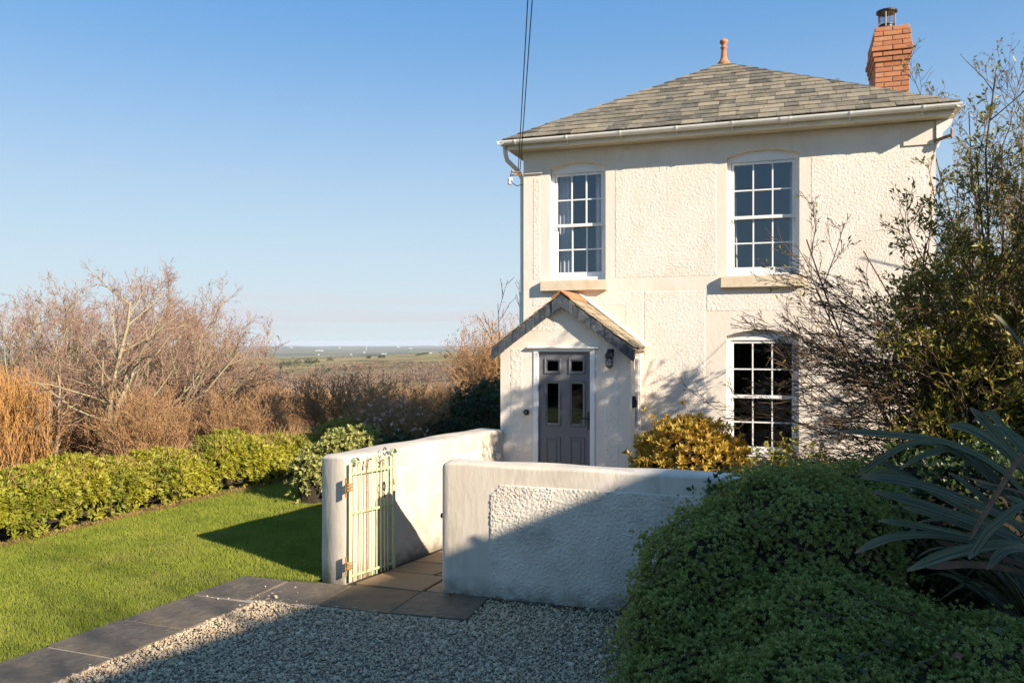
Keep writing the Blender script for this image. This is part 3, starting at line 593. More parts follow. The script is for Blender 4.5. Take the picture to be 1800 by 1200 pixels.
PANE = {}
def window(o, ncol=3, curtains=(), y=YH + .085):
    x0, x1, z0, z1 = o[0], o[1], o[2], o[3]
    b = MB(); fw = .05; D = .09
    for xa, xb in ((x0, x0 + fw), (x1 - fw, x1)): b.box(xa, xb, y, y + D, z0 + .002, z1 - .06)
    b.box(x0, x1, y - .006, y + D, z1 - .062, z1 + .12); b.box(x0, x1, y - .03, y + D, z0 + .002, z0 + .055)
    win = b.build('window', M['white'], house, bevel=.004)
    xa, xb = x0 + fw + .003, x1 - fw - .003; za, zb = z0 + .058, z1 - .066; zm = za + (zb - za) * .497
    for up in (1, 0):
        zz0, zz1 = (zm - .02, zb) if up else (za, zm + .018); ys_ = y + (.012 if up else .05); dep = .034
        sr, tr_, br = .036, (.036 if up else .034), (.046 if up else .075)
        s = MB()
        s.box(xa, xa + sr, ys_, ys_ + dep, zz0, zz1); s.box(xb - sr, xb, ys_, ys_ + dep, zz0, zz1)
        s.box(xa + sr, xb - sr, ys_ - .004 * up, ys_ + dep, zz0, zz0 + br); s.box(xa + sr, xb - sr, ys_, ys_ + dep, zz1 - tr_, zz1)
        if up:      # sash horns
            for q in (xa + .012, xb - .03): s.box(q, q + .018, ys_ + .002, ys_ + .03, zz0 - .04, zz0)
        s.build('sash_frame', M['white'], win, bevel=.003)
        gx0, gx1, gz0, gz1 = xa + sr, xb - sr, zz0 + br, zz1 - tr_; gb = .0095
        g = MB()
        for c in range(1, ncol): q = gx0 + (gx1 - gx0) * c / ncol; g.box(q - gb, q + gb, ys_ + .002, ys_ + .03, gz0, gz1)
        zq = (gz0 + gz1) / 2; g.box(gx0, gx1, ys_ + .004, ys_ + .028, zq - gb, zq + gb)
        g.build('glazing_bar', M['white'], win)
        for c in range(ncol):
            for r_ in range(2):
                pw, phh = (gx1 - gx0) / ncol, (gz1 - gz0) / 2; cx = gx0 + pw * (c + .5); cz = gz0 + phh * (r_ + .5); t = random.Random(int(cx * 999 + cz * 777)); a1, a2 = t.uniform(-.004, .004), t.uniform(-.004, .004)
                hw, hh_ = pw / 2 - gb + .004, phh / 2 - gb + .004; yp = ys_ + .016
                MB().add([(cx - hw, yp - hw * a1 - hh_ * a2, cz - hh_), (cx + hw, yp + hw * a1 - hh_ * a2, cz - hh_), (cx + hw, yp + hw * a1 + hh_ * a2, cz + hh_), (cx - hw, yp - hw * a1 + hh_ * a2, cz + hh_)], [(0, 1, 2, 3)]).build('pane', M['glass'], win)
    for cx0, cx1, sl_ in curtains:
        n = 40; V = []; 
        for k in range(n + 1):
            u = k / n; 
            for zz in (z0 + .03, z1):
                xx = cx0 + (cx1 - cx0) * u; xx += sl_ * (1 if zz < z0 + .1 else 0); V.append((xx, y + .19 + .022 * math.sin(u * 9.5 * (cx1 - cx0) / .2 * 2) , zz))
        V2 = [(a_, b_ + .006, c_) for a_, b_, c_ in V]; m = len(V)
        Fq = [(2 * k, 2 * k + 2, 2 * k + 3, 2 * k + 1) for k in range(n)]
        MB().add(V + V2, Fq + [tuple(m + q for q in f[::-1]) for f in Fq]).build('curtain', M['curtain'], win, smooth=True)
    return win
window(OPEN[0], curtains=[(-3.26, -3.02, .0), (-2.66, -2.48, 0)])
window(OPEN[1], curtains=[(-.74, -.66, .03), (.07, .17, -.02)])
window(OPEN[2])
for x0, x1, z0, z1 in [(-3.425, -2.415, 3.283, 3.44), (-.845, .228, 3.280, 3.44), (-.845, .24, .80, .97)]:
    MB().box(x0, x1, YH - .085, YH + .09, z0, z1).build('window_sill', M['sill'], house, bevel=.012, seg=2)

# ---- roof
EY, EZ = 11.2, 5.50; EXL, EXR = -3.93, 2.03; APX = np.array([-.975, 14.0, 7.21]); BK = np.array([-.975, 14.35, 7.21]); EYB = 17.2
c_ = [np.array(q, float) for q in [(EXL, EY, EZ), (EXR, EY, EZ), (EXR, EYB, EZ), (EXL, EYB, EZ)]]
dz = np.array([0, 0, -.035])
b = MB(); b.add([p + dz for p in c_] + [APX + dz, BK + dz], [(0, 1, 4), (1, 2, 5, 4), (2, 3, 5), (3, 0, 4, 5), (3, 2, 1, 0)])
roof = b.build('roof', M['slate'], house)
def slates(EL, ER, TL, TR, gauge, wmin, wmax, m, parent, rng, thick=.011, joined=False, seed=0, lift=.012, name='slate'):
    EL, ER, TL, TR = map(lambda q: np.array(q, float), (EL, ER, TL, TR))
    ex = norm(ER - EL); up0 = TL - EL; nrm = norm(np.cross(ex, up0)); sv = norm(np.cross(nrm, ex))
    if nrm[2] < 0: nrm = -nrm
    if np.dot(sv, up0) < 0: sv = -sv
    Ls = np.dot(TL - EL, sv); wd = np.dot(ER - EL, ex); tl = np.dot(TL - EL, ex); tr_ = np.dot(TR - EL, ex)
    nc = int(round(Ls / gauge)); g = Ls / nc; big = MB(); out = []
    for k in range(nc):
        v0, v1 = k * g - .006, min((k + 1) * g + .05, Ls + .01); x = -rng.uniform(0, wmax) ; f0, f1 = max(0, v0) / Ls, min(1, v1 / Ls)
        a0, a1 = tl * f0, tl * f1; b0, b1 = wd + (tr_ - wd) * f0, wd + (tr_ - wd) * f1
        while x < b0:
            w_ = rng.uniform(wmin, wmax); p, q = x + .0025, x + w_ - .0025; x += w_
            pl, ql = max(p, a0), min(q, b0); pu, qu = max(p, a1), min(q, b1)
            if ql - pl < .03: continue
            if qu <= pu: pu = qu = min(max((pl + ql) / 2, a1), b1)
            h0 = lift + rng.uniform(0, .006); h1 = .001; jit = rng.normal(0, .005)
            base = [(pl, v0 + jit, h0), (ql, v0 + jit + rng.normal(0, .003), h0 + rng.normal(0, .0015)), (qu, v1, h1), (pu, v1, h1)]
            T_ = [EL + ex * u + sv * v + nrm * (hh + thick) for u, v, hh in base]
            if qu - pu < .004: T_ = T_[:3]
            mb = big if joined else MB()
            mb.prism([t - nrm * thick for t in T_], nrm * thick)
            if not joined: out.append(mb.build(name, m, parent))
    if joined: o = big.build('slate_courses', m, parent); o['kind'] = 'stuff'
    return out
rr = np.random.default_rng(21)
slates(c_[0], c_[1], APX, APX, .196, .17, .34, M['slate'], roof, rr)
slates(c_[3], c_[0], BK, APX, .222, .2, .34, M['slate'], roof, rr, joined=True)
slates(c_[1], c_[2], APX, BK, .222, .2, .34, M['slate'], roof, rr, joined=True)
b = MB(); b.tube([APX + (0, .05, .03), BK + (0, 0, .03)], .07, 8); b.build('ridge_tile', M['terra'], roof)
# finial
f = MB(); f.lathe([(.105, -.05), (.10, .02), (.07, .05), (.052, .10), (.042, .2), (.038, .25), (.056, .262), (.056, .28), (.036, .292), (.04, .32), (.066, .35), (.07, .365), (.064, .392), (.035, .405), (.02, .425)], APX + (0, 0.02, 0.0), 18)
f.build('finial', M['terra'], house, smooth=True)
# gutter, fascia, soffit
def gutter_profile(): return [(math.cos(t) * .056, math.sin(t) * .058) for t in np.linspace(math.pi, 2 * math.pi, 9)]
GY, GZ = 11.175, 5.475
g = MB(); pr = gutter_profile(); inn = [(y * .9, z * .9) for y, z in pr]
ring = pr + inn[::-1]
g.prism([(EXL - .03, GY + y, GZ + z) for y, z in ring], (EXR - EXL + .06, 0, 0))
g.prism([(EXL - .03 + y + .025, GY - .05, GZ - .001 + z) for y, z in ring], (0, 6.0, 0)); g.prism([(EXR + .03 - .025 + y, GY - .05, GZ - .001 + z) for y, z in ring], (0, 6.0, 0))
gut = g.build('gutter', M['pvc'], house, smooth=False)
for x in (-3.73, -2.958, -2.188, -1.412, -.676, .05, .78, 1.62):
    q = MB(); q.prism([(x, GY + y * 1.13, GZ + z * 1.13) for y, z in pr] + [(x, GY + .075, GZ + .03)], (.02, 0, 0)); q.box(x, x + .02, GY + .05, GY + .085, GZ - .085, GZ + .03)
    q.build('bracket', M['pvc'], gut)
for x in (-.06,):
    q = MB(); q.prism([(x, GY + y * 1.16, GZ + z * 1.16) for y, z in pr], (.095, 0, 0)); q.build('gutter_union', M['pvc'], gut)
b = MB(); b.box(EXL + .05, EXR - .05, GY + .088, GY + .108, 5.365, 5.50)
b.box(EXL + .052, EXL + .072, GY + .109, YB, 5.365, 5.5); b.box(EXR - .072, EXR - .052, GY + .109, YB, 5.365, 5.5)
b.build('fascia', M['pvc'], house, bevel=.003)
b = MB(); b.box(EXL + .073, EXR - .073, GY + .109, YH - .001, 5.368, 5.385); b.box(EXL + .073, XL - .001, YH, YB, 5.368, 5.385); b.box(XR + .001, EXR - .073, YH, YB, 5.368, 5.385)
b.build('soffit', M['board'], house)
# swan-neck downpipe at the left corner, short bracket pipe at the right corner
b = MB(); b.tube([(-3.93, 11.32, 5.43), (-3.93, 11.34, 5.33), (-3.93, 11.42, 5.25), (-3.82, 11.62, 5.12), (-3.775, 11.68, 5.0), (-3.775, 11.68, 3.0), (-3.775, 11.68, .1)], .034, 10)
b.build('downpipe', M['pvc'], house, smooth=True)
b = MB(); b.tube([(1.80, 11.49, 5.10), (1.9, 11.42, 5.12), (1.98, 11.38, 5.14)], .022, 8); b.tube([(1.98, 11.38, 5.10), (1.98, 11.38, 5.22)], .014, 6); b.build('pipe_stub', M['rust'], house)
# right-hand eave bracket (white moulded corbel below the soffit)
b = MB(); b.prism([(XR + .002, 11.46, 5.36), (XR + .19, 11.46, 5.36), (XR + .17, 11.46, 5.29), (XR + .08, 11.46, 5.2), (XR + .03, 11.46, 5.02), (XR + .002, 11.46, 5.0)], (0, .05, 0)); b.build('eave_corbel', M['white'], house)

# ---- chimney
ch = MB(); CX0, CX1, CY0, CY1 = 1.345, 1.835, 13.9, 14.85
ch.box(CX0 + .012, CX1 - .012, CY0 + .012, CY1 - .012, 5.3, 7.47)
chim = ch.build('chimney', M['mortar'], house)
bl, bh, bw, gp = .215, .068, .1025, .012
brickmesh = {}
def brick(x0, x1, y0, y1, z0, z1):
    key = (round(x1 - x0, 3), round(y1 - y0, 3), round(z1 - z0, 3))
    if key not in brickmesh:
        o = MB().box(-(x1 - x0) / 2, (x1 - x0) / 2, -(y1 - y0) / 2, (y1 - y0) / 2, -(z1 - z0) / 2, (z1 - z0) / 2).build('brick', M['brick'], None, bevel=.004)
        brickmesh[key] = o.data; bpy.data.objects.remove(o)
    o = bpy.data.objects.new('brick', brickmesh[key]); COL.objects.link(o); o.parent = chim
    o.location = np.array([(x0 + x1) / 2 + rr.normal(0, .0015), (y0 + y1) / 2, (z0 + z1) / 2]) - ORG[house.name]
z = 5.50; k = 0
while z < 7.44:
    rem = round((7.46 - z) / .08)
    off = {0: .02, 1: .02, 2: .035, 3: .055, 4: .035, 5: .02}.get(rem - 1, 0) if rem <= 6 else 0
    x0, x1, y0, y1 = CX0 - off, CX1 + off, CY0 - off, CY1 + off
    W = x1 - x0; hb = .105
    cuts = [0, W / 2, W] if k % 2 == 0 else [0, W / 4, 3 * W / 4, W]
    for a_, b_ in zip(cuts[:-1], cuts[1:]):
        brick(x0 + a_ + gp / 2 * (a_ > 0), x0 + b_ - gp / 2 * (b_ < W), y0, y0 + hb, z, z + bh)
        brick(x0 + a_ + gp / 2 * (a_ > 0), x0 + b_ - gp / 2 * (b_ < W), y1 - hb, y1, z, z + bh)
    D = y1 - y0 - 2 * hb; cy = [0, .28, .54, .8, 1] if k % 2 else [0, .15, .42, .7, 1]
    for a_, b_ in zip(cy[:-1], cy[1:]):
        for xx in (x0, x1 - hb): brick(xx, xx + hb, y0 + hb + D * a_ + gp / 2, y0 + hb + D * b_ - gp / 2, z, z + bh)
    z += .08; k += 1
f = MB(); f.prism([(CX0 + .01, CY0 + .01, 7.455), (CX1 - .01, CY0 + .01, 7.455), (CX1 - .01, CY1 - .01, 7.455), (CX0 + .01, CY1 - .01, 7.455)], (0, 0, .03)); f.build('flaunching', M['mortar'], chim, bevel=.01)
cc = np.array([1.535, 14.13, 7.48])
f = MB(); f.lathe([(.115, -.02), (.118, .06), (.108, .065), (.108, .085), (.12, .09), (.12, .105), (.09, .11)], cc, 20); f.build('flue', M['black'], chim, smooth=False)
f = MB(); f.lathe([(.155, .30), (.158, .325), (.10, .345), (.0, .36)], cc, 24); f.build('cowl_cap', M['black'], chim)
f = MB()
for t in np.linspace(0, 2 * math.pi, 22, endpoint=False): f.tube([cc + (.125 * math.cos(t), .125 * math.sin(t), .1), cc + (.125 * math.cos(t), .125 * math.sin(t), .31)], .0022, 3)
for zz in np.linspace(.13, .30, 8): f.tube([cc + (.125 * math.cos(t), .125 * math.sin(t), zz) for t in np.linspace(0, 2 * math.pi, 25)], .0022, 3)
f.build('cowl_mesh', M['rust'], chim)
f = MB()
for t in (.3, 2.4, 4.5): f.tube([cc + (.132 * math.cos(t), .132 * math.sin(t), .05), cc + (.132 * math.cos(t), .132 * math.sin(t), .31)], .011, 4)
f.build('cowl_strap', M['steel'], chim)

# ---- porch
YP = 10.65; PX0, PX1 = -3.765, -1.934; PC = -2.865; PE = 2.475; PA = 3.14
b = MB()
dx0, dx1, dz1 = -3.285, -2.415, 2.465
b.add([(PX0, YP, 0), (dx0, YP, 0), (dx0, YP, dz1), (PX0, YP, dz1)], [(0, 1, 2, 3)]); b.add([(dx1, YP, 0), (PX1, YP, 0), (PX1, YP, dz1), (dx1, YP, dz1)], [(0, 1, 2, 3)])
b.add([(PX0, YP, dz1), (PX1, YP, dz1), (PX1, YP, PE), (PC, YP, PA), (PX0, YP, PE)], [(0, 1, 2, 3, 4)])
for x in (dx0, dx1): b.add([(x, YP, 0), (x, YP + .12, 0), (x, YP + .12, dz1), (x, YP, dz1)], [(0, 1, 2, 3)])
b.add([(dx0, YP, dz1), (dx1, YP, dz1), (dx1, YP + .12, dz1), (dx0, YP + .12, dz1)], [(0, 1, 2, 3)])
b.add([(PX0, YP, 0), (PX0, YH - .002, 0), (PX0, YH - .002, PE), (PX0, YP, PE)], [(0, 1, 2, 3)])
sw0, sw1, sz0, sz1 = YP + .30, YP + .70, 1.30, 2.36      # side light
b.add([(PX1, YP, 0), (PX1, sw0, 0), (PX1, sw0, PE), (PX1, YP, PE)], [(0, 1, 2, 3)]); b.add([(PX1, sw1, 0), (PX1, YH - .002, 0), (PX1, YH - .002, PE), (PX1, sw1, PE)], [(0, 1, 2, 3)])
b.add([(PX1, sw0, 0), (PX1, sw1, 0), (PX1, sw1, sz0), (PX1, sw0, sz0)], [(0, 1, 2, 3)]); b.add([(PX1, sw0, sz1), (PX1, sw1, sz1), (PX1, sw1, PE), (PX1, sw0, PE)], [(0, 1, 2, 3)])
for yq in (sw0, sw1): b.add([(PX1, yq, sz0), (PX1 - .1, yq, sz0), (PX1 - .1, yq, sz1), (PX1, yq, sz1)], [(0, 1, 2, 3)])
b.build('porch_wall', M['render'], house)
def ppanel(x0, x1, z0, z1, keep=None): panel(house, M['rough'], (x0, YP, z0), (1, 0, 0), (0, 0, 1), (0, -1, 0), x1 - x0, z1 - z0, step=.0105, amp=.0019, keep=keep, wlen=.034)
ppanel(-3.62, -3.44, .02, 2.46, keep=lambda u, v: v < 2.46)
ppanel(-2.29, -2.09, .02, 2.47)
sl_ = (PA - PE) / (PC - PX0)
ppanel(-3.42, -2.31, 2.69, 3.12, keep=lambda u, v: v + 2.69 < PA - .03 - sl_ * np.abs(u - 3.42 - PC))
b = MB()
for yq in (sw0, sw1 - .05): b.box(PX1 - .075, PX1 - .02, yq, yq + .05, sz0 + .001, sz1 - .001)
b.box(PX1 - .074, PX1 - .021, sw0 + .05, sw1 - .05, sz0 + .001, sz0 + .05); b.box(PX1 - .074, PX1 - .021, sw0 + .05, sw1 - .05, sz1 - .05, sz1 - .001)
pw = b.build('porch_window', M['white'], house)
MB().add([(PX1 - .05, sw0 + .05, sz0 + .05), (PX1 - .05, sw1 - .05, sz0 + .05), (PX1 - .05, sw1 - .05, sz1 - .05), (PX1 - .05, sw0 + .05, sz1 - .05)], [(0, 1, 2, 3)]).build('pane', M['glass'], pw)
MB().box(PX1 - .05, PX1 + .06, sw0 - .06, sw1 + .06, 1.17, 1.30).build('porch_window_sill', M['sill'], house, bevel=.01)
# box behind the door glass, near-black in place of indoor shade
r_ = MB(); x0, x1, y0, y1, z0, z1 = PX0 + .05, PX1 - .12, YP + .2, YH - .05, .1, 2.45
r_.add([(x0, y0, z0), (x1, y0, z0), (x1, y1, z0), (x0, y1, z0), (x0, y0, z1), (x1, y0, z1), (x1, y1, z1), (x0, y1, z1)], [(0, 1, 2, 3), (4, 5, 6, 7), (2, 3, 7, 6), (3, 0, 4, 7)]).build('dark_room_lining', M['room'], house)
# door frame, drip, door
b = MB(); fy = YP - .012
b.box(dx0 + .002, dx0 + .072, fy, YP + .1, .42, dz1 - .002); b.box(dx1 - .072, dx1 - .002, fy, YP + .1, .42, dz1 - .002); b.box(dx0 + .072, dx1 - .072, fy, YP + .1, dz1 - .055, dz1 - .002)
b.build('door_frame', M['white'], house, bevel=.006)
MB().prism([(dx0 - .08, YP - .05, dz1 + .004), (dx0 - .08, YP, dz1 + .022), (dx0 - .08, YP, dz1 - .004), (dx0 - .08, YP - .05, dz1 - .006)], (dx1 - dx0 + .13, 0, 0)).build('drip_board', M['pvc'], house)
DX0, DX1, DZ0, DZ1 = dx0 + .076, dx1 - .076, .43, dz1 - .06; dy = YP + .03
GL = [(-3.118, -2.925, 2.14, 2.295), (-2.757, -2.582, 2.14, 2.295), (-3.102, -2.932, 1.42, 1.99), (-2.765, -2.59, 1.42, 1.99)]
GL = [(-3.108, -2.925, 2.135, 2.295), (-2.765, -2.582, 2.135, 2.295), (-3.108, -2.925, 1.42, 1.99), (-2.765, -2.582, 1.42, 1.99)]
xsd = sorted({DX0, DX1, -3.108, -2.925, -2.765, -2.582}); zsd = sorted({DZ0, DZ1, 1.42, 1.99, 2.135, 2.295}); b = MB()
for xa, xb in zip(xsd[:-1], xsd[1:]):
    for za, zb in zip(zsd[:-1], zsd[1:]):
        if any(g[0] <= xa and xb <= g[1] and g[2] <= za and zb <= g[3] for g in GL): continue
        b.add([(xa, dy, za), (xb, dy, za), (xb, dy, zb), (xa, dy, zb)], [(0, 1, 2, 3)])
b.box(DX0, DX1, dy + .002, dy + .012, DZ0, 1.41)
door = b.build('door', M['door'], house)
for g in GL:
    m = MB(); w_ = .026
    for (xa, xb, za, zb) in ((g[0] - w_, g[0], g[2] - w_, g[3] + w_), (g[1], g[1] + w_, g[2] - w_, g[3] + w_), (g[0], g[1], g[2] - w_, g[2]), (g[0], g[1], g[3], g[3] + w_)): m.box(xa, xb, dy - .014, dy + .03, za, zb)
    m.build('glazing_moulding', M['door'], door, bevel=.006)
    MB().add([(g[0], dy + .018, g[2]), (g[1], dy + .018, g[2]), (g[1], dy + .018, g[3]), (g[0], dy + .018, g[3])], [(0, 1, 2, 3)]).build('pane', M['dglass'], door)
    m = MB(); w_ = .012
    for (xa, xb, za, zb) in ((g[0], g[0] + w_, g[2], g[3]), (g[1] - w_, g[1], g[2], g[3]), (g[0] + w_, g[1] - w_, g[2], g[2] + w_), (g[0] + w_, g[1] - w_, g[3] - w_, g[3])): m.box(xa, xb, dy + .004, dy + .017, za, zb)
    m.build('glazing_bead', M['steel'], door)
for xa, xb in ((-3.125, -2.905), (-2.785, -2.565)):
    m = MB(); za, zb, w_ = .60, 1.25, .03
    for q in ((xa, xa + w_, za, zb), (xb - w_, xb, za, zb), (xa + w_, xb - w_, za, za + w_), (xa + w_, xb - w_, zb - w_, zb)): m.box(q[0], q[1], dy - .010, dy + .004, q[2], q[3])
    m.box(xa + .055, xb - .055, dy - .007, dy + .004, za + .055, zb - .055)
    m.build('door_panel', M['door'], door, bevel=.005)
h_ = MB(); h_.box(-2.527, -2.497, dy - .012, dy, 1.36, 1.60); h_.tube([(-2.512, dy - .01, 1.508), (-2.512, dy - .05, 1.508)], .011, 8); h_.tube([(-2.505, dy - .05, 1.508), (-2.57, dy - .052, 1.512), (-2.635, dy - .048, 1.508)], [.011, .010, .008], 8); h_.lathe([(.012, -.012), (.012, .012)], (-2.512, dy - .018, 1.405), 8)
h_.build('handle', M['black'], door)
MB().box(DX0 - .1, DX1 + .1, YP - .34, YP - .002, 0, .20).box(DX0 - .04, DX1 + .04, YP - .12, YP + .01, .201, .42).build('doorstep', M['sill'], house, bevel=.01)
# porch roof
po = .09; sx = PC - PX0; slope = np.array([sx, 0, PA - PE]) / np.hypot(sx, PA - PE); eo = .10
RT = np.array([PC, 0, PA + .055])
EPZ = RT[2] - (sx + eo) * (PA - PE) / sx
LE = np.array([PC - sx - eo, 0, EPZ]); RE = np.array([PC + sx + eo - .01, 0, EPZ])
yf, yb_ = YP - po, YH - .001
b = MB(); th = np.array([0, 0, -.045])
for E_ in (LE, RE):
    b.add([E_ + (0, yf, 0) + th * .2, RT + (0, yf, 0) + th * .2, RT + (0, yb_, 0) + th * .2, E_ + (0, yb_, 0) + th * .2, E_ + (0, yf, 0) + th, RT + (0, yf, 0) + th, RT + (0, yb_, 0) + th, E_ + (0, yb_, 0) + th], [(0, 1, 2, 3), (4, 5, 6, 7), (0, 1, 5, 4), (3, 2, 6, 7), (0, 3, 7, 4)])
proof = b.build('porch_roof', M['pslate'], house)
slates(RE + (0, yf - .015, 0), RE + (0, yb_, 0), RT + (0, yf - .015, 0), RT + (0, yb_, 0), .155, .17, .29, M['pslate'], proof, rr, thick=.008)
slates(LE + (0, yb_, 0), LE + (0, yf - .015, 0), RT + (0, yb_, 0), RT + (0, yf - .015, 0), .155, .17, .29, M['pslate'], proof, rr, thick=.008)
for ya, yb2 in ((yf - .03, yf + .44), (yf + .445, yb_)):
    q = MB(); T0 = RT + (0, ya, .05); w_ = .13; dn = w_ * (PA - PE) / sx
    q.prism([T0 + (-w_, 0, -dn), T0, T0 + (w_, 0, -dn), T0 + (w_, 0, -dn - .022), T0 + (0, 0, -.026), T0 + (-w_, 0, -dn - .022)], (0, yb2 - ya, 0)); q.build('ridge_tile', M['terra'], proof, bevel=.004)
# slate-hung verges: one row of small slates along each slope
for E_ in (LE, RE):
    tot = np.linalg.norm(RT - E_); dirv = (RT - E_) / tot; dn = np.array([0, 0, -1.]); n = 9
    bb = MB(); p0 = E_ + (0, yf + .012, -.012); p1 = RT + (0, yf + .012, -.012)
    bb.prism([p0, p1, p1 + dn * .15, p0 + dn * .13], (0, .076, 0)); bb.build('verge_board', M['vslate'], proof)
    k = 0; t = .0
    while t < tot - .14:
        w_ = rr.uniform(.10, .15); t1 = min(t + w_, tot - .12)
        a_, c2 = E_ + dirv * t + (0, yf, -.014), E_ + dirv * (t1 - .004) + (0, yf, -.014); y_ = -.004 - .004 * (k % 2); dl = rr.uniform(.15, .165)
        MB().prism([a_ + (0, y_, 0), c2 + (0, y_, 0), c2 + dn * dl + (0, y_ - .006, 0), a_ + dn * dl + (0, y_ - .006, 0)], (0, .008, 0)).build('verge_slate', M['vslate'], proof, bevel=.002)
        t = t1; k += 1
T0 = RT + (0, yf - .022, -.014)
w_ = .125; d_ = w_ * (PA - PE) / sx
MB().prism([T0, T0 + (w_, 0, -d_), T0 + (w_, 0, -d_ - .15), T0 + (0, 0, -.15 - .02), T0 + (-w_, 0, -d_ - .15), T0 + (-w_, 0, -d_)], (0, .016, 0)).build('verge_cap', M['vslate'], proof, bevel=.002)
# mortar fillet where the porch roof meets the wall
b = MB()
b.tube([RE + (0, YH - .012, .03), RT + (.02, YH - .012, .05)], .028, 6); b.tube([LE + (0, YH - .012, .03), RT + (-.02, YH - .012, .05)], .028, 6); b.build('mortar_fillet', M['render'], proof)

# ---- fittings on the porch
lt = thing('wall_lantern', (-2.205, YP, 2.28), 'black caged wall lantern on the porch, right of the door', 'wall lamp')
lx, ly = -2.205, YP - .095
b = MB(); b.lathe([(.0, .075), (.03, .07), (.052, .045), (.06, .01), (.056, -.005), (.048, -.012)], (lx, ly, 2.345), 18); b.build('lamp_hood', M['black'], lt, smooth=True)
b = MB(); b.tube([(lx, YP - .004, 2.40), (lx, YP - .05, 2.41), (lx, ly, 2.40)], .014, 8); b.lathe([(.045, -.05), (.045, .05)], (lx, YP - .012, 2.40), 12); b.build('lamp_bracket', M['black'], lt)
b = MB(); b.lathe([(.036, 0), (.038, -.06), (.032, -.10), (.012, -.12)], (lx, ly, 2.33), 16); b.build('lamp_glass', M['lampglass'], lt, smooth=True)
b = MB()
for t in np.linspace(0, 2 * math.pi, 8, endpoint=False):
    b.tube([(lx + r_ * math.cos(t), ly + r_ * math.sin(t), z_) for r_, z_ in ((.05, 2.335), (.052, 2.27), (.046, 2.225), (.02, 2.198), (.0, 2.194))], .0035, 4)
for z_, r_ in ((2.285, .052), (2.225, .047)): b.tube([(lx + r_ * math.cos(t), ly + r_ * math.sin(t), z_) for t in np.linspace(0, 2 * math.pi, 17)], .004, 4)
b.build('lamp_cage', M['black'], lt)
b = MB(); c0 = np.array([-3.385, YP, 1.575])
prof = [(.001, .032), (.036, .03), (.04, .02), (.04, 0)]
n = 18; V = [c0 + np.array([r_ * math.cos(2 * math.pi * j / n), -d_, r_ * math.sin(2 * math.pi * j / n)]) for r_, d_ in prof for j in range(n)]
b.add(V, [(i * n + j, i * n + (j + 1) % n, (i + 1) * n + (j + 1) % n, (i + 1) * n + j) for i in range(3) for j in range(n)])
bell = thing('doorbell', tuple(c0), 'small round black doorbell on the porch wall, left of the door', 'doorbell'); b.build('bell_plate', M['black'], bell, smooth=True)
MB().tube([c0 + (0, -.03, 0), c0 + (0, -.038, 0)], .012, 10).build('push_button', M['steel'], bell)
ks = thing('key_safe', (PX1, YP + .14, 1.745), 'black key box on the side wall of the porch, by its right corner', 'key safe')
MB().box(PX1, PX1 + .045, YP + .10, YP + .18, 1.66, 1.82).build('body', M['black'], ks, bevel=.008)
MB().box(PX1 + .046, PX1 + .054, YP + .11, YP + .17, 1.68, 1.77).build('cover', M['cable'], ks, bevel=.003)
# ---- cables and their bracket
for k, (ox, oz) in enumerate(((0, 0), (.05, .015))):
    P0 = at(911, 300, 11.95) + (ox * .6, 0, oz); P1 = at(931, 0, 8.6) + (ox - .02, 0, 0); d_ = P1 - P0
    pts = [P0 + d_ * t + np.array([0, 0, .015 * (t * t - t)]) for t in np.linspace(0, 4.6, 40)]
    tag(MB().tube(pts, .0065, 5).build('overhead_cable', M['cable'], org=P0), ['left of the two thin black cables running up from the house corner into the sky', 'right of the two thin black cables running up from the house corner into the sky'][k], 'cable', 'overhead cables')
ib = thing('cable_bracket', (-3.72, 11.5, 5.0), 'rusty cable bracket with a white insulator on the left corner of the house', 'cable bracket')
b = MB(); b.tube([(-3.70, 11.42, 5.06), (-3.83, 11.40, 5.06), (-3.85, 11.4, 5.1)], .013, 6); b.tube([(-3.70, 11.42, 5.02), (-3.86, 11.40, 5.02)], .011, 6); b.build('iron_arm', M['rust'], ib)
b = MB(); b.lathe([(.02, -.05), (.034, -.045), (.034, -.01), (.024, 0), (.036, .01), (.036, .05), (.02, .06)], (-3.88, 11.40, 4.93), 12); b.build('insulator', M['ceramic'], ib, smooth=True)
b = MB(); b.tube([(-3.85, 11.4, 5.08), (-3.87, 11.38, 5.0), (-3.84, 11.38, 4.9), (-3.78, 11.42, 4.86), (-3.74, 11.55, 4.9)], .007, 5); b.build('cable_tail', M['cable'], ib)

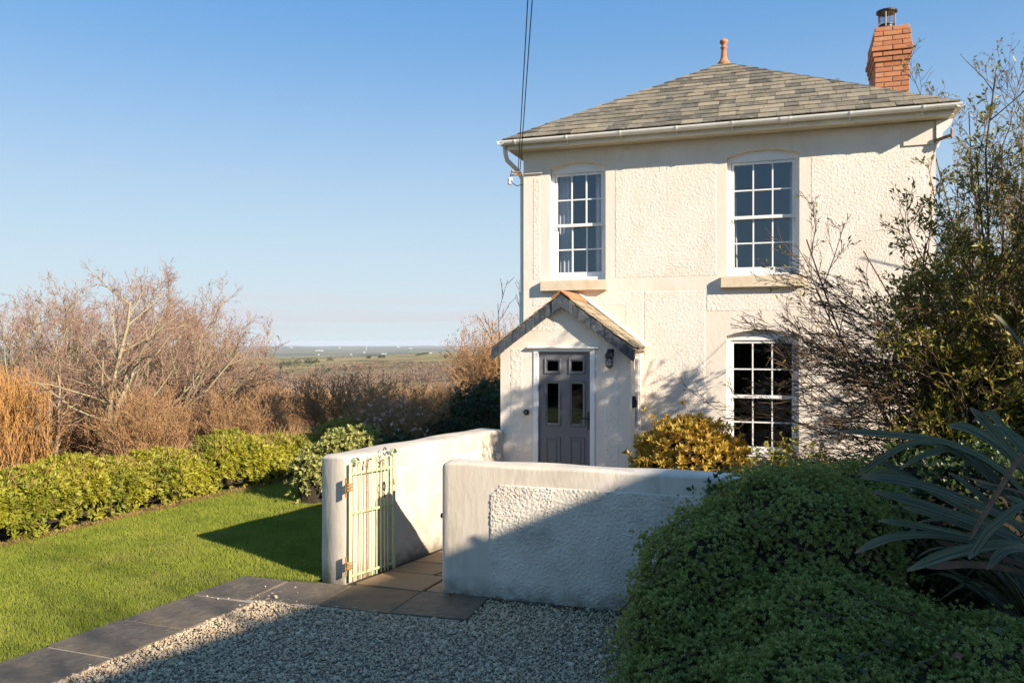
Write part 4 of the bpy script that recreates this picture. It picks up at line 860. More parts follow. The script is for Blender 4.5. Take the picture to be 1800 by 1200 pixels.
# ------------------------------------------------------------------ garden walls
GH = 1.335
def rounded_wall(name, A, B, T, h, side, m, label, pan=None, r=.036):
    """wall from A to B (plan), thickness T on `side` of AB, with rounded coping and a few humps"""
    A, B = np.array(A, float), np.array(B, float); d = (B - A) / np.linalg.norm(B - A); n = np.array([-d[1], d[0]]) * side; Ln = np.linalg.norm(B - A)
    o = thing(name, (*((A + B) / 2), 0), label, 'garden wall')
    prof = [(0, -.05), (0, .3), (0, .7), (0, h - r)] + [(r - r * math.cos(t), h - r + r * math.sin(t)) for t in np.linspace(.3, math.pi / 2, 4)] + [(T / 2, h + .006)] + [(T - r + r * math.sin(t), h - r + r * math.cos(t)) for t in np.linspace(0, math.pi / 2 - .3, 4)] + [(T, h - r), (T, .7), (T, .3), (T, -.05)]
    us = np.concatenate([[0, .012, .04, .09], np.arange(.2, Ln - .15, .12), [Ln - .09, Ln - .04, Ln - .012, Ln]]); rg = np.random.default_rng(len(label))
    V = []
    for u in us:
        e = min(u, Ln - u); ins = .03 * (1 - min(1, e / .05)) ** 2; drop = .03 * (1 - min(1, e / .09)) ** 2
        for q, zz in prof:
            qq = T / 2 + (q - T / 2) * (1 - ins / (T / 2)); z2 = zz - drop * (zz > .5) + (.006 * math.sin(u * 5.1 + q * 9) if zz > .5 else 0)
            p = A + d * u + n * (qq + .0035 * math.sin(u * 7 + zz * 5)); V.append((p[0], p[1], z2))
    m_ = len(prof); F = [(i * m_ + j, i * m_ + j + 1, (i + 1) * m_ + j + 1, (i + 1) * m_ + j) for i in range(len(us) - 1) for j in range(m_ - 1)]
    F += [list(range(m_)), [(len(us) - 1) * m_ + j for j in range(m_)][::-1]]
    ob = MB().add(V, F).build('wall_body', m, o, smooth=True)
    return o, A, d, n
wr, A, d, n_ = rounded_wall('garden_wall', (-3.285, 7.5), (1.05, 7.5), .30, GH, 1, M['gwall'], 'low cream garden wall, partly in shade, running right from the gate opening behind the rounded shrub')
panel(wr, M['grough'], (-2.76, 7.497, .02), (1, 0, 0), (0, 0, 1), (0, -1, 0), 3.6, 1.125, step=.0074, amp=.0026, base=.005, wlen=.025, keep=lambda u, v: (v < 1.02) | (u > .10) | (u + 1.02 - v > .02))
b = MB(); b.tube([(-3.285, 7.62, .77), (-3.335, 7.62, .77)], [.022, .028], 8); b.build('latch_stop', M['black'], wr)
wlft, A, d, n_ = rounded_wall('garden_wall', WALL_A, WALL_B, WALL_T, GH, 1, M['gwall2'], 'low cream garden wall running from the green gate back to the porch')
panel(wlft, M['grough2'], (WALL_A[0] + d[0] * .62 - n_[0] * -.0, WALL_A[1] + d[1] * .62, .02), (d[0], d[1], 0), (0, 0, 1), (-n_[0], -n_[1], 0), 2.5, 1.10, step=.011, amp=.0022, base=.005, wlen=.036)

# ------------------------------------------------------------------ gate
HB = np.array([-4.335, 7.49]); GE = np.array([-4.135, 8.13]); gd = (GE - HB); GLn = np.linalg.norm(gd); gd /= GLn; gn = np.array([gd[1], -gd[0]])
gate = thing('garden_gate', (*HB, 0), 'old pale green wrought iron gate with scrolls, rusty and standing open', 'gate')
def gp_(u, z, v=0): p = HB + gd * u + gn * v; return np.array([p[0], p[1], z])
G3, D3, N3 = (*HB, 0), (*gd, 0), (*gn, 0)
def gbox(nm, u0, u1, z0, z1, v0, v1, m=M['gate'], par=gate, bev=.003): return MB().obox(G3, D3, N3, (0, 0, 1), u0, u1, v0, v1, z0, z1).build(nm, m, par, bevel=bev)
def scroll(u, z, sgn, r0=.045, turns=1.35):
    pts = []
    for t in np.linspace(0, turns * 2 * math.pi, 26):
        r = r0 * (1 - .6 * t / (turns * 2 * math.pi)); pts.append((u - sgn * r0 + sgn * r * math.cos(t), z + r * math.sin(t)))
    return pts
for nm, u, ztop, sg in (('stile', .02, 1.265, 1), ('stile', GLn, 1.30, 1)):
    s = gbox(nm, u - .02, u + .02, .025, ztop, -.009, .009)
    m = MB(); P = scroll(u + .03, ztop + .015, 1 if u > .3 else -1, .05)
    for (a_, b_), (c2, d2) in zip(P[:-1], P[1:]):
        m.add([gp_(a_, b_, -.02), gp_(c2, d2, -.02), gp_(c2, d2, .02), gp_(a_, b_, .02)], [(0, 1, 2, 3)])
        m.add([gp_(a_ * .97 + .03 * (u + .0), b_ * 1 - .004, -.02), gp_(c2 * .97 + .03 * u, d2 - .004, -.02), gp_(c2 * .97 + .03 * u, d2 - .004, .02), gp_(a_ * .97 + .03 * u, b_ - .004, .02)], [(3, 2, 1, 0)])
    m.build('scroll', M['gate'], s)
for z_, dzz in ((1.155, .01), (.74, .0), (.085, 0)):
    MB().obox(gp_(0, 0), D3, N3, (0, 0, 1), .04, GLn - .02, -.006, .006, z_ - .013, z_ + .013).build('rail', M['gate'], gate, bevel=.002)
us = [.085, .165, .245, .325, .395, .462, .515, .565]
def bar(u, z1, m=M['gate'], z0=.03): MB().tube([gp_(u, z0, .011), gp_(u, z1, .011)], .0075, 6).build('bar', m, gate)
for k in (0, 1, 3, 4, 5, 7): bar(us[k], 1.23 + (.03 if k in (3, 4) else 0))
bar(us[2], 1.24, M['rust'], .03); bar(us[6], 1.30)
for k0, k1, zz in ((0, 1, 1.23), (3, 4, 1.26)):
    c = (us[k0] + us[k1]) / 2; r = (us[k1] - us[k0]) / 2
    MB().tube([gp_(c - r * math.cos(t), zz + r * 1.3 * math.sin(t), .011) for t in np.linspace(0, math.pi, 11)], .0075, 6).build('hoop', M['gate'], gate)
r = .025; c = us[5] + .02
MB().tube([gp_(us[5] + .022 - .022 * math.cos(t), 1.23 + .03 * math.sin(t), .011) for t in np.linspace(0, 1.5 * math.pi, 13)], .0085, 6).build('hoop', M['rust'], gate)
MB().tube([gp_(us[7] - .02 + .02 * math.cos(t), 1.23 + .05 * math.sin(t), .011) for t in np.linspace(0, math.pi, 11)], .007, 6).build('hoop', M['gate'], gate)
m = MB(); m.tube([gp_(us[6] - .0 + .022 * math.sin(t), 1.345 - .04 * math.cos(t), .012) for t in np.linspace(0, 2 * math.pi, 17)], .007, 6); m.build('ring', M['black'], gate)
m = MB(); m.tube([gp_(us[6] - .015 + .016 * math.sin(t), .96 - .05 * math.cos(t) * (1 if t < 4 else .8), .016) for t in np.linspace(0, 2 * math.pi, 15)], .008, 6); m.tube([gp_(us[6] - .02, .90, .016), gp_(us[6] - .005, .84, .018)], .007, 5); m.build('latch', M['black'], gate)
m = MB()      # rusty leaf finial on the third bar
for k in range(5):
    a_ = -1 + .5 * k; m.tube([gp_(us[2], 1.19 + .02 * k, .012), gp_(us[2] + .022 * math.sin(a_ * 1.5), 1.215 + .022 * k, .012)], [.010, .006], 6)
m.tube([gp_(us[2], 1.2, .012), gp_(us[2], 1.285, .012)], [.011, .006], 6); m.build('finial', M['rust'], gate)
for z_ in (1.02, .20):
    m = MB(); m.tube([gp_(-.03, z_ - .10, -.01), gp_(-.03, z_ + .10, -.01)], .010, 6)
    for q in (-.03, 0, .03): m.tube([gp_(-.035, z_ + q, .006), gp_(.03, z_ + q + .004, .012)], .013, 6)
    m.build('hinge', M['rust'], gate)
m = MB(); m.lathe([(.02, -.03), (.026, 0), (.02, .03)], gp_(GLn, 1.0, .016), 8); m.build('keeper', M['gate'], gate)
#PART3
# ------------------------------------------------------------------ off-frame neighbours (they shade the drive and show in the panes)
nb = thing('neighbouring_house', (8.2, -.4, 0), 'neighbouring gabled house beside the gravel drive, out of the picture to the right', 'house')
RE_ = np.array([9.2, 3.9]); rd = np.array([-.279, -.960]); rn = np.array([-.960, .279]); LN = 10.0; HW = 3.0; EH, RH = 4.2, 6.42
def npnt(u, v, z): p = RE_ + rd * u + rn * v; return (p[0], p[1], z)
b = MB(); b.add([npnt(0, HW, 0), npnt(0, -HW, 0), npnt(0, -HW, EH), npnt(0, 0, RH - .12), npnt(0, HW, EH)], [(0, 1, 2, 3, 4)]); b.add([npnt(LN, HW, 0), npnt(LN, -HW, 0), npnt(LN, -HW, EH), npnt(LN, 0, RH - .12), npnt(LN, HW, EH)], [(0, 1, 2, 3, 4)])
for v in (HW, -HW): b.add([npnt(0, v, 0), npnt(LN, v, 0), npnt(LN, v, EH), npnt(0, v, EH)], [(0, 1, 2, 3)])
b.build('wall', M['rendergrey'], nb)
b = MB()
for v in (HW, -HW): b.prism([npnt(-.05, 0, RH), npnt(LN + .1, 0, RH), npnt(LN + .1, v * 1.07, EH - .13), npnt(-.05, v * 1.07, EH - .13)], (0, 0, -.09))
b.build('roof', M['slate'], nb)
for u in (2.2, 6.5):
    f_ = MB().obox((*(RE_ + rn * HW), 0), (*rd, 0), (*rn, 0), (0, 0, 1), u, u + 1.0, -.02, .04, 1.1, 2.4).build('window', M['white'], nb)
    MB().obox((*(RE_ + rn * HW), 0), (*rd, 0), (*rn, 0), (0, 0, 1), u + .07, u + .93, .041, .046, 1.17, 2.33).build('pane', M['black'], f_)

# ------------------------------------------------------------------ shrubs near the house
def leafy(root, name, m, lumps, dens, k, ln, wd, seed, spread=1.1, bump=.06, freq=6, inset=.9, jitter=.03, ground=0., core=.86, up=.25, cm=None):
    rng = np.random.default_rng(seed)
    P, Nn = lump_points(rng, lumps, dens, ground, bump, freq, inset)
    P = P + rng.normal(0, jitter, P.shape) - Nn * rng.random((len(P), 1)) * jitter * 2
    stray = rng.random(len(P)) < .07; P[stray] += Nn[stray] * rng.uniform(.01, .09, (stray.sum(), 1)) * (1 if ln < .05 else 1.3) + rng.normal(0, .012, (stray.sum(), 3))
    Nn = norm(Nn + rng.normal(0, .3, Nn.shape) + np.array([0, 0, up]))
    V, F = rosettes(rng, P, Nn, k, ln, wd, spread)
    o = np_obj(name, V, F, m, root)
    if core: lump_core(lumps, ground, core).build('dark_core', cm or M['coredark'], root)
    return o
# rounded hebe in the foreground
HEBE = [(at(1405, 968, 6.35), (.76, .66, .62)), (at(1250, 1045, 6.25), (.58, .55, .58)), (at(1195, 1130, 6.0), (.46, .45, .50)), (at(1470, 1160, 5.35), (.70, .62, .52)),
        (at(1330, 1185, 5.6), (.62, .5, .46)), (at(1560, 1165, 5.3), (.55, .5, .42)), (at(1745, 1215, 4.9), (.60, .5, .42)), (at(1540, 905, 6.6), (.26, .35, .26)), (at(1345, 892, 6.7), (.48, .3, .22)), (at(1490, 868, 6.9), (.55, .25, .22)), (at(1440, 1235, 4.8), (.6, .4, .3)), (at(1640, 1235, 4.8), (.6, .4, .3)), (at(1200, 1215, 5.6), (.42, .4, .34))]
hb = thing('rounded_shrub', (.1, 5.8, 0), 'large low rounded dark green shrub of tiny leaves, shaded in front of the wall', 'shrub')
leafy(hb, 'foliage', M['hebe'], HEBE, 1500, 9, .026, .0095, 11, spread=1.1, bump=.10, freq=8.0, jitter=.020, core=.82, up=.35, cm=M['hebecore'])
rng = np.random.default_rng(77); dead = []
def on_hebe(x, y, lift=.03):
    r = at(x, y, 1.0) - np.array([0, 0, EYE]); best = 7.2
    for c, rad in HEBE:
        c = np.array(c) - np.array([0, 0, EYE]); rad = np.array(rad) * 1.04; a_ = ((r / rad) ** 2).sum(); b_ = (r * c / rad ** 2).sum(); c_2 = ((c / rad) ** 2).sum() - 1; ds = b_ * b_ - a_ * c_2
        if ds > 0: best = min(best, (b_ - math.sqrt(ds)) / a_)
    return at(x, y, best - lift)
br = thing('bramble', (.2, 5.6, .8), 'dark thorny bramble stems arching over the rounded shrub', 'bramble')
for path_, r_ in [([(1090, 1075), (1120, 1040), (1180, 985), (1240, 940), (1290, 912), (1330, 905), (1390, 920)], .006), ([(1240, 1050), (1290, 1015), (1340, 990), (1400, 985)], .0055), ([(1290, 905), (1350, 930), (1400, 960), (1440, 975)], .005), ([(1150, 1172), (1210, 1150), (1270, 1128), (1310, 1112)], .005), ([(1480, 1160), (1560, 1140), (1640, 1130), (1730, 1105), (1790, 1090)], .006),
                 ([(1480, 1020), (1540, 1060), (1600, 1075), (1660, 1120)], .005), ([(1330, 905), (1300, 870), (1260, 850), (1230, 880)], .005), ([(1380, 1040), (1430, 1075), (1500, 1090), (1560, 1070)], .0045), ([(1600, 1180), (1660, 1140), (1690, 1105)], .0045)]:
    P = np.array([on_hebe(x, y, .035) for x, y in path_]); t = np.linspace(0, len(P) - 1, 26); Q = np.stack([np.interp(t, range(len(P)), P[:, q]) for q in range(3)], 1); Q[1:-1] = (Q[:-2] + 2 * Q[1:-1] + Q[2:]) / 4
    Q += rng.normal(0, .004, Q.shape)
    MB().tube(Q, np.linspace(r_, r_ * .6, len(Q)), 5).build('stem', M['darktwig'], br)
P = np.array([on_hebe(x + rng.normal(0, 22), y + rng.normal(0, 16), .05) for x, y in [(1270, 860), (1250, 870), (1240, 855), (1290, 850)] * 6 + [(1560, 1150), (1600, 1135), (1500, 1180), (1700, 1110)] * 4])
V, F = rosettes(rng, P, norm(rng.normal(size=P.shape) + [-.3, -.8, .6]), 3, .06, .035, 1.2); tag(np_obj('leaf_spray', V, F, M['evergreen'], br), kind='stuff')
P = on_hebe(1672, 1152, .05); V, F = leaves([P], [(1, .1, .15)], [(0, -.8, .6)], .07, .05); tag(np_obj('fallen_leaf', V, F, M['flaxdry'], org=P), 'single pale dead leaf lying on the rounded shrub', 'leaf')

rng = np.random.default_rng(19); n = 5200; LX = np.concatenate([rng.uniform(-3.2, 1.5, n // 2), rng.uniform(-1.9, .8, n - n // 2)]); LY = np.concatenate([7.495 - np.abs(rng.normal(0, .05, n // 2)), rng.uniform(4.5, 7.4, n - n // 2)]); k = (LY > 7.2) | (LX > -1.7 + .25 * rng.normal(size=n)); P = np.stack([LX, LY, rng.uniform(.004, .03, n)], 1)[k]; n = len(P)
V, F = leaves(P, rng.normal(size=(n, 3)) * [1, 1, .3], rng.normal(size=(n, 3)) * .5 + [0, 0, 1], rng.uniform(.015, .05, n), rng.uniform(.006, .018, n)); tag(np_obj('leaf_litter', V, F, M['darktwig']), kind='stuff')
n = 60; P = np.stack([rng.uniform(-9, -5.9, n), rng.uniform(4.6, 12, n), np.full(n, .035)], 1); V, F = leaves(P, rng.normal(size=(n, 3)) * [1, 1, .2], [(0, .1, 1)] * n, rng.uniform(.03, .06, n), .03); tag(np_obj('leaf_litter', V, F, M['flaxdry']), kind='stuff')

# golden shrub behind the wall
gs = thing('golden_shrub', (-1.0, 9.1, 0), 'sunlit golden yellow shrub with reddish tips under the ground floor window', 'shrub')
GS = [(at(1205, 815, 9.0), (.50, .42, .42)), (at(1260, 820, 9.1), (.34, .4, .30)), (at(1160, 835, 8.9), (.26, .3, .24)), (at(1215, 770, 9.1), (.28, .3, .18))]
leafy(gs, 'foliage', M['golden'], GS, 420, 8, .075, .026, 5, spread=1.05, bump=.07, freq=7, jitter=.03, core=.8, up=.6)
rng = np.random.default_rng(31); brs = []; LP = []
for x, y in [(1150, 735), (1175, 742), (1205, 738), (1230, 745), (1190, 735), (1290, 755), (1275, 750), (1250, 752), (1310, 790), (1132, 725)]:
    p1 = at(x, y, 9.05 + rng.normal(0, .1)); p0 = at(1215 + (x - 1215) * .4, 800, 9.1); q = np.linspace(p0, p1, 7) + rng.normal(0, .006, (7, 3)); brs.append((q, .006, .003)); LP += [q[k] for k in (3, 4, 5, 6)]
V, F = tubes(brs, 5); np_obj('stem', V, F, M['darktwig'], gs)
V, F = rosettes(rng, np.array(LP), norm(rng.normal(0, .4, (len(LP), 3)) + [0, -.2, 1]), 6, .065, .022, 1.1); np_obj('leaf_spray', V, F, M['golden'], gs)

# green sprigs climbing by the sill and over the wall top
iv = thing('climbing_ivy', (.1, 8.6, 1.2), 'dark green ivy sprigs rising over the wall top below the lower window', 'ivy'); rng = np.random.default_rng(8)
LP = []; brs = []
for x0, y0, x1, y1 in [(1330, 870, 1375, 778), (1350, 860, 1400, 765), (1390, 860, 1420, 790), (1290, 850, 1335, 800), (1420, 850, 1350, 790), (1440, 850, 1450, 800), (1470, 850, 1520, 810), (1500, 860, 1560, 800), (1390, 840, 1340, 815), (1450, 840, 1490, 815), (1370, 830, 1385, 790), (1400, 830, 1365, 800)]:
    q = np.linspace(at(x0, y0, 8.0), at(x1, y1, 8.3), 9) + rng.normal(0, .012, (9, 3)); brs.append((q, .006, .003)); LP += [p for p in q[2:] for _ in range(3)]
V, F = tubes(brs, 4); np_obj('stem', V, F, M['darktwig'], iv)
LP = np.array(LP) + rng.normal(0, .035, (len(LP), 3)); V, F = rosettes(rng, LP, norm(rng.normal(0, .6, LP.shape) + [.3, -.6, .6]), 3, .055, .036, 1.3); np_obj('foliage', V, F, M['shrubleaf'], iv)

# the tall shrub at the right, and the bare thicket of twigs in front of the wall
rng = np.random.default_rng(14); ts = thing('tall_shrub', (2.15, 9.0, 0), 'tall olive green leafy shrub with reddish stems against the right side of the house', 'shrub')
stems = []
for k in range(44):
    a_ = rng.uniform(0, 6.28); t = rng.uniform(.05, .48); l_ = rng.uniform(1.8, 4.0) if k < 36 else rng.uniform(4.2, 5.2)
    stems.append(((2.15 +   .4 * math.cos(a_), 9.35 + .2 * math.sin(a_), 0), (math.cos(a_) * t - (.10 if k < 36 else -.10), math.sin(a_) * t * .35 - .06, 1), l_, .02))
lv = grow(rng, stems, (10, 6, 4), (.30, .5, .55), ang=(.4, .95), wob=.14, up=.06, rmin=.0032)
def clear(q):        # keep what neither crowds nor shades the sunny front of the house
    c = q.mean(0); t_ = (YH - c[1]) / .43; xf = c[0] - t_; zf = c[2] - .5 * t_
    return not (zf > 2.05 and -2.3 < xf < .6 or zf > .9 and -1.0 < xf < .3 or zf > 2.7 and xf >= -4)
lv[2] = [q for q in lv[2] if clear(q[0])]; lv[3] = [q for q in lv[3] if clear(q[0])]; lv[1] = [q for q in lv[1] if clear(q[0])]
lv[0] = [(q, a_, b_) if clear(q[-3:]) else (q[:5], a_, b_) for q, a_, b_ in lv[0]]
V, F = tubes(lv[0] + lv[1], 5); np_obj('branch', V, F, M['darktwig'], ts)
V, F = tubes(lv[2] + lv[3], 3); np_obj('twig', V, F, M['darktwig'], ts)
LP, LD = [], []
for q, _, _ in lv[2] + lv[3]:
    hz = q[:, 2].mean(); keepn = (.80 if hz < 3.6 else .42) * float(np.clip((q[:, 0].mean() - .55) / .7, .08, 1))
    for k in range(1, len(q)):
        for _ in range(2):
            if rng.random() < keepn: LP.append(q[k] + rng.normal(0, .012, 3)); LD.append(norm(norm(q[k] - q[k - 1]) + rng.normal(0, .6, 3)))
LP, LD = np.array(LP), np.array(LD)
V, F = leaves(LP, LD, rng.normal(size=LP.shape) + [0, -.3, .6], rng.uniform(.045, .08, len(LP)), rng.uniform(.018, .03, len(LP))); np_obj('foliage', V, F, M['shrubleaf'], ts)

def leafy_shrub(root, seed, c, n, l0, l1, dens, ymin):
    rng = np.random.default_rng(seed); stems = []
    for k in range(n):
        a_ = rng.uniform(0, 6.28); t = rng.uniform(.05, .38); stems.append(((c[0] + .35 * math.cos(a_), c[1] + .3 * math.sin(a_), 0), (math.cos(a_) * t - .05, math.sin(a_) * t * .7, 1), rng.uniform(l0, l1), .02))
    lv = grow(rng, stems, (12, 6, 4), (.24, .5, .55), ang=(.35, .9), wob=.12, up=.06, rmin=.0032)
    lv = [lv[0]] + [[q for q in l_ if q[0][:, 1].min() > ymin] for l_ in lv[1:]]
    V, F = tubes(lv[0] + lv[1], 5); np_obj('branch', V, F, M['darktwig'], root); V, F = tubes(lv[2] + lv[3], 3); np_obj('twig', V, F, M['darktwig'], root)
    P = np.concatenate([q[1:] for q, _, _ in lv[2] + lv[3]]); D = np.concatenate([np.diff(q, axis=0) for q, _, _ in lv[2] + lv[3]]); k = rng.random(len(P)) < dens; P, D = P[k], norm(D[k]) + rng.normal(0, .6, (k.sum(), 3))
    V, F = leaves(P + rng.normal(0, .012, P.shape), D, rng.normal(size=P.shape) + [0, -.3, .6], rng.uniform(.045, .08, len(P)), rng.uniform(.018, .03, len(P))); np_obj('foliage', V, F, M['shrubleaf'], root)
leafy_shrub(thing('tall_shrub', (3.2, 13.0, 0), 'tallest leafy shrub with long sprays against the sky at the top right corner', 'shrub'), 15, (3.2, 13.0), 34, 4.0, 6.6, .5, 11.75)

rng = np.random.default_rng(40); bt = thing('bare_thicket', (1.2, 9.8, 0), 'tangle of bare brown twigs spreading left across the cream house wall', 'shrub')
stems = []
for k in range(96):
    z0 = rng.uniform(.3, 2.6); y0 = rng.uniform(8.8, 9.7)
    stems.append(((rng.uniform(1.05, 2.0), y0, z0), (-1, rng.uniform(-.12, .18), rng.uniform(-.2, .75)), rng.uniform(.7, 1.5) if rng.random() < .88 else 2.2, .0075))
lv = grow(rng, stems, (8, 5, 3), (.40, .48, .5), ang=(.3, .85), wob=.13, up=.015, rmin=.0032, bias=np.array([-.35, 0, 0]))
V, F = tubes(lv[0], 5); np_obj('branch', V, F, M['darktwig'], bt)
V, F = tubes(lv[1] + lv[2] + [q for q in lv[3] if rng.random() < .8], 3); np_obj('twig', V, F, M['darktwig'], bt)
LP = []; LD = []
for q, _, _ in lv[2]:
    if rng.random() < (.9 if q[0][0] > .75 else .10): LP.append(q[-1]); LD.append(norm(q[-1] - q[-2] + rng.normal(0, .3, 3)))
LP = np.array(LP); V, F = leaves(LP, np.array(LD), rng.normal(size=LP.shape), .042, .018); np_obj('dead_leaf', V, F, M['shrubleaf'], bt)

et = thing('evergreen_tree', (3.5, 8.0, 0), 'small evergreen tree beside the drive, just out of the picture to the right', 'tree'); rng = np.random.default_rng(44)
lv = grow(rng, [((3.5, 8.0, 0), (.02, 0, 1), 4.4, .07), ((3.5, 8.0, .2), (.12, .1, 1), 4.2, .05)], (9, 5), (.24, .5), up=.05)
V, F = tubes(lv[0], 6); np_obj('trunk', V, F, M['bark'], et); V, F = tubes(lv[1] + lv[2], 4); np_obj('branch', V, F, M['darktwig'], et)
P = np.array([3.45, 8.0, 4.55]) + norm(rng.normal(size=(1500, 3))) * rng.random((1500, 1)) ** .4 * [.75, .75, .75]; P = P[np.sin(P[:, 0] * 7) * np.sin(P[:, 1] * 6) * np.sin(P[:, 2] * 7) < .25]
V, F = rosettes(rng, P, rng.normal(size=P.shape), 6, .07, .03, 1.3); np_obj('crown', V, F, M['evergreen'], et)

# underplanting between the flax and the tall shrub
up_ = thing('dark_underplanting', (1.9, 7.6, 0), 'dark ivy covered undergrowth behind the flax blades at the right edge', 'undergrowth')
UP = [(at(1640, 905, 7.0), (.45, .35, .55)), (at(1720, 900, 6.9), (.5, .4, .5)), (at(1740, 900, 7.6), (.9, .6, .7)), (at(1650, 860, 7.9), (.5, .5, .35)), (at(1790, 780, 8.4), (.8, .6, .7)), (at(1700, 1010, 6.6), (.5, .4, .3)), (at(1560, 900, 7.9), (.5, .4, .25))]
leafy(up_, 'foliage', M['evergreen'], UP, 380, 6, .055, .03, 6, spread=1.3, bump=.1, freq=5, jitter=.05, core=.85)

# flax
fx = thing('flax_plant', (1.75, 5.3, .1), 'flax plant with long strap shaped grey green blades fanning out at the right edge', 'plant')
rng = np.random.default_rng(61)
def blade(P, w0, m, twist=0.0, face=(0, -.65, .75), name='blade', n=18):
    P = np.array(P, float); t = np.linspace(0, len(P) - 1, n); Q = np.stack([np.interp(t, range(len(P)), P[:, q]) for q in range(3)], 1)
    for _ in range(2): Q[1:-1] = (Q[:-2] + 2 * Q[1:-1] + Q[2:]) / 4
    T = norm(np.gradient(Q, axis=0)); fc = np.array(face, float); V = []
    for k in range(n):
        u = k / (n - 1); w_ = w0 * min(1, (u + .02) * 5.5) ** .75 * (1 - .35 * max(0, u - .7) / .3)
        f2 = fc + np.array([0, 0, 0]); s = np.cross(T[k], f2); s /= np.linalg.norm(s) + 1e-9; nn = np.cross(s, T[k]); a_ = twist * (u - .5); s, nn = s * math.cos(a_) + nn * math.sin(a_), nn * math.cos(a_) - s * math.sin(a_)
        for q, hgt in ((-.5, .16), (-.25, .03), (0, -.05), (.25, .03), (.5, .16)): V.append(Q[k] + s * w_ * q + nn * w_ * hgt)
        for q, hgt in ((.5, .13), (.25, -.01), (0, -.10), (-.25, -.01), (-.5, .13)): V.append(Q[k] + s * w_ * q + nn * (w_ * hgt - .0012))
    F = [(k * 10 + j, k * 10 + (j + 1) % 10, (k + 1) * 10 + (j + 1) % 10, (k + 1) * 10 + j) for k in range(n - 1) for j in range(10)]
    o = np_obj(name, V, F, m, fx, smooth=True)
    for nm, val in (('across', np.tile([-1, -.5, 0, .5, 1, 1, .5, 0, -.5, -1], n)), ('along', np.repeat(np.linspace(0, 1, n), 10))):
        o.data.attributes.new(nm, 'FLOAT', 'POINT').data.foreach_set('value', val.astype(np.float32))
    return o
def Zp(L_, d0, d1): return [at(1480 + x / 3.75, 680 + y / 3.75, d0 + (d1 - d0) * k / (len(L_) - 1)) for k, (x, y) in enumerate(L_)]
BASE = [(1560, 1010), (1440, 1250)]
SPEC = [([(-30, 292), (160, 300), (330, 318), (640, 345), (900, 440), (1180, 640), (1500, 1150)], 5.9, 5.5, .060, .5, 0), ([(95, 585), (200, 510), (320, 435), (480, 352), (640, 372), (900, 520), (1350, 1050)], 5.8, 5.6, .055, .8, 0),
        ([(120, 597), (330, 610), (560, 655), (800, 745), (1000, 830), (1200, 930), (1500, 1200)], 5.4, 5.2, .085, .3, 0), ([(200, 690), (450, 752), (750, 850), (1000, 940), (1200, 1030), (1500, 1250)], 5.2, 5.1, .080, .2, 0),
        ([(85, 1095), (200, 1040), (350, 985), (600, 975), (850, 1015), (1200, 1110), (1500, 1260)], 5.4, 5.1, .085, .3, 0), ([(380, 545), (480, 480), (600, 430), (760, 395), (950, 470), (1200, 680), (1480, 1100)], 5.9, 5.5, .070, -.6, 0),
        ([(430, 1210), (700, 1100), (1000, 1045), (1200, 1040), (1500, 1230)], 4.9, 5.0, .080, .4, 0), ([(835, 1130), (890, 1060), (960, 950), (1100, 835), (1210, 760), (1500, 800)], 4.7, 4.9, .055, .6, 0),
        ([(690, 255), (800, 262), (950, 330), (1100, 440), (1220, 560), (1480, 1100)], 6.0, 5.5, .090, .3, 0), ([(845, 135), (930, 220), (1000, 300), (1100, 420), (1220, 540), (1460, 1100)], 5.5, 5.3, .075, .5, 1),
        ([(860, 230), (990, 150), (1040, 260), (1150, 330), (1300, 420), (1480, 1100)], 6.1, 5.6, .060, 1.2, 0), ([(955, 1200), (1050, 1085), (1140, 1060), (1250, 1090), (1480, 1280)], 4.8, 5.0, .060, .3, 1),
        ([(840, 1010), (900, 900), (1000, 740), (1090, 590), (1150, 490), (1230, 430), (1400, 420)], 4.8, 4.9, .034, .5, 2), ([(790, 588), (1000, 645), (1220, 705), (1500, 900)], 5.2, 5.2, .020, .2, 2),
        ([(150, 580), (280, 560), (420, 590), (640, 720), (1000, 900), (1450, 1200)], 5.9, 5.5, .060, .4, 1), ([(210, 460), (400, 560), (520, 640), (700, 760), (1400, 1150)], 6.0, 5.6, .045, .4, 0),
        ([(500, 890), (640, 868), (860, 900), (1200, 1050), (1500, 1250)], 5.3, 5.2, .030, .2, 0), ([(240, 880), (420, 900), (700, 960), (1100, 1060), (1500, 1250)], 5.7, 5.4, .070, .2, 0),
        ([(400, 790), (620, 850), (900, 950), (1450, 1200)], 5.6, 5.3, .06, .3, 0), ([(760, 400), (880, 480), (1010, 610), (1150, 760), (1450, 1100)], 5.8, 5.5, .075, .4, 0), ([(1085, 720), (1180, 760), (1300, 850), (1480, 1150)], 5.3, 5.3, .05, .3, 0),
        ([(1000, -480), (1050, -430), (1130, -340), (1260, -180), (1500, 400)], 5.0, 5.0, .05, .4, 1), ([(880, 640), (1000, 660), (1140, 700), (1300, 800), (1480, 1150)], 6.0, 5.6, .075, .3, 0), ([(1010, 240), (1090, 310), (1200, 420), (1450, 1000)], 5.9, 5.5, .07, .2, 0),
        ([(560, 1190), (760, 1170), (1000, 1180), (1480, 1290)], 5.2, 5.1, .06, .3, 2), ([(620, 1010), (800, 1080), (1060, 1130), (1480, 1280)], 5.6, 5.3, .06, .3, 2), ([(700, 560), (820, 640), (980, 780), (1440, 1150)], 6.1, 5.6, .06, -.4, 0)]
for P, d0, d1, w_, tw, kind in SPEC:
    blade(Zp(P, d0, d1), w_ * .95, M['flaxdry'] if kind == 2 else M['flax'], tw, face=(rng.normal(0, .15), -.6 + rng.normal(0, .1), .8))
bs = at(1890, 1010, 5.3); bs[2] = .05
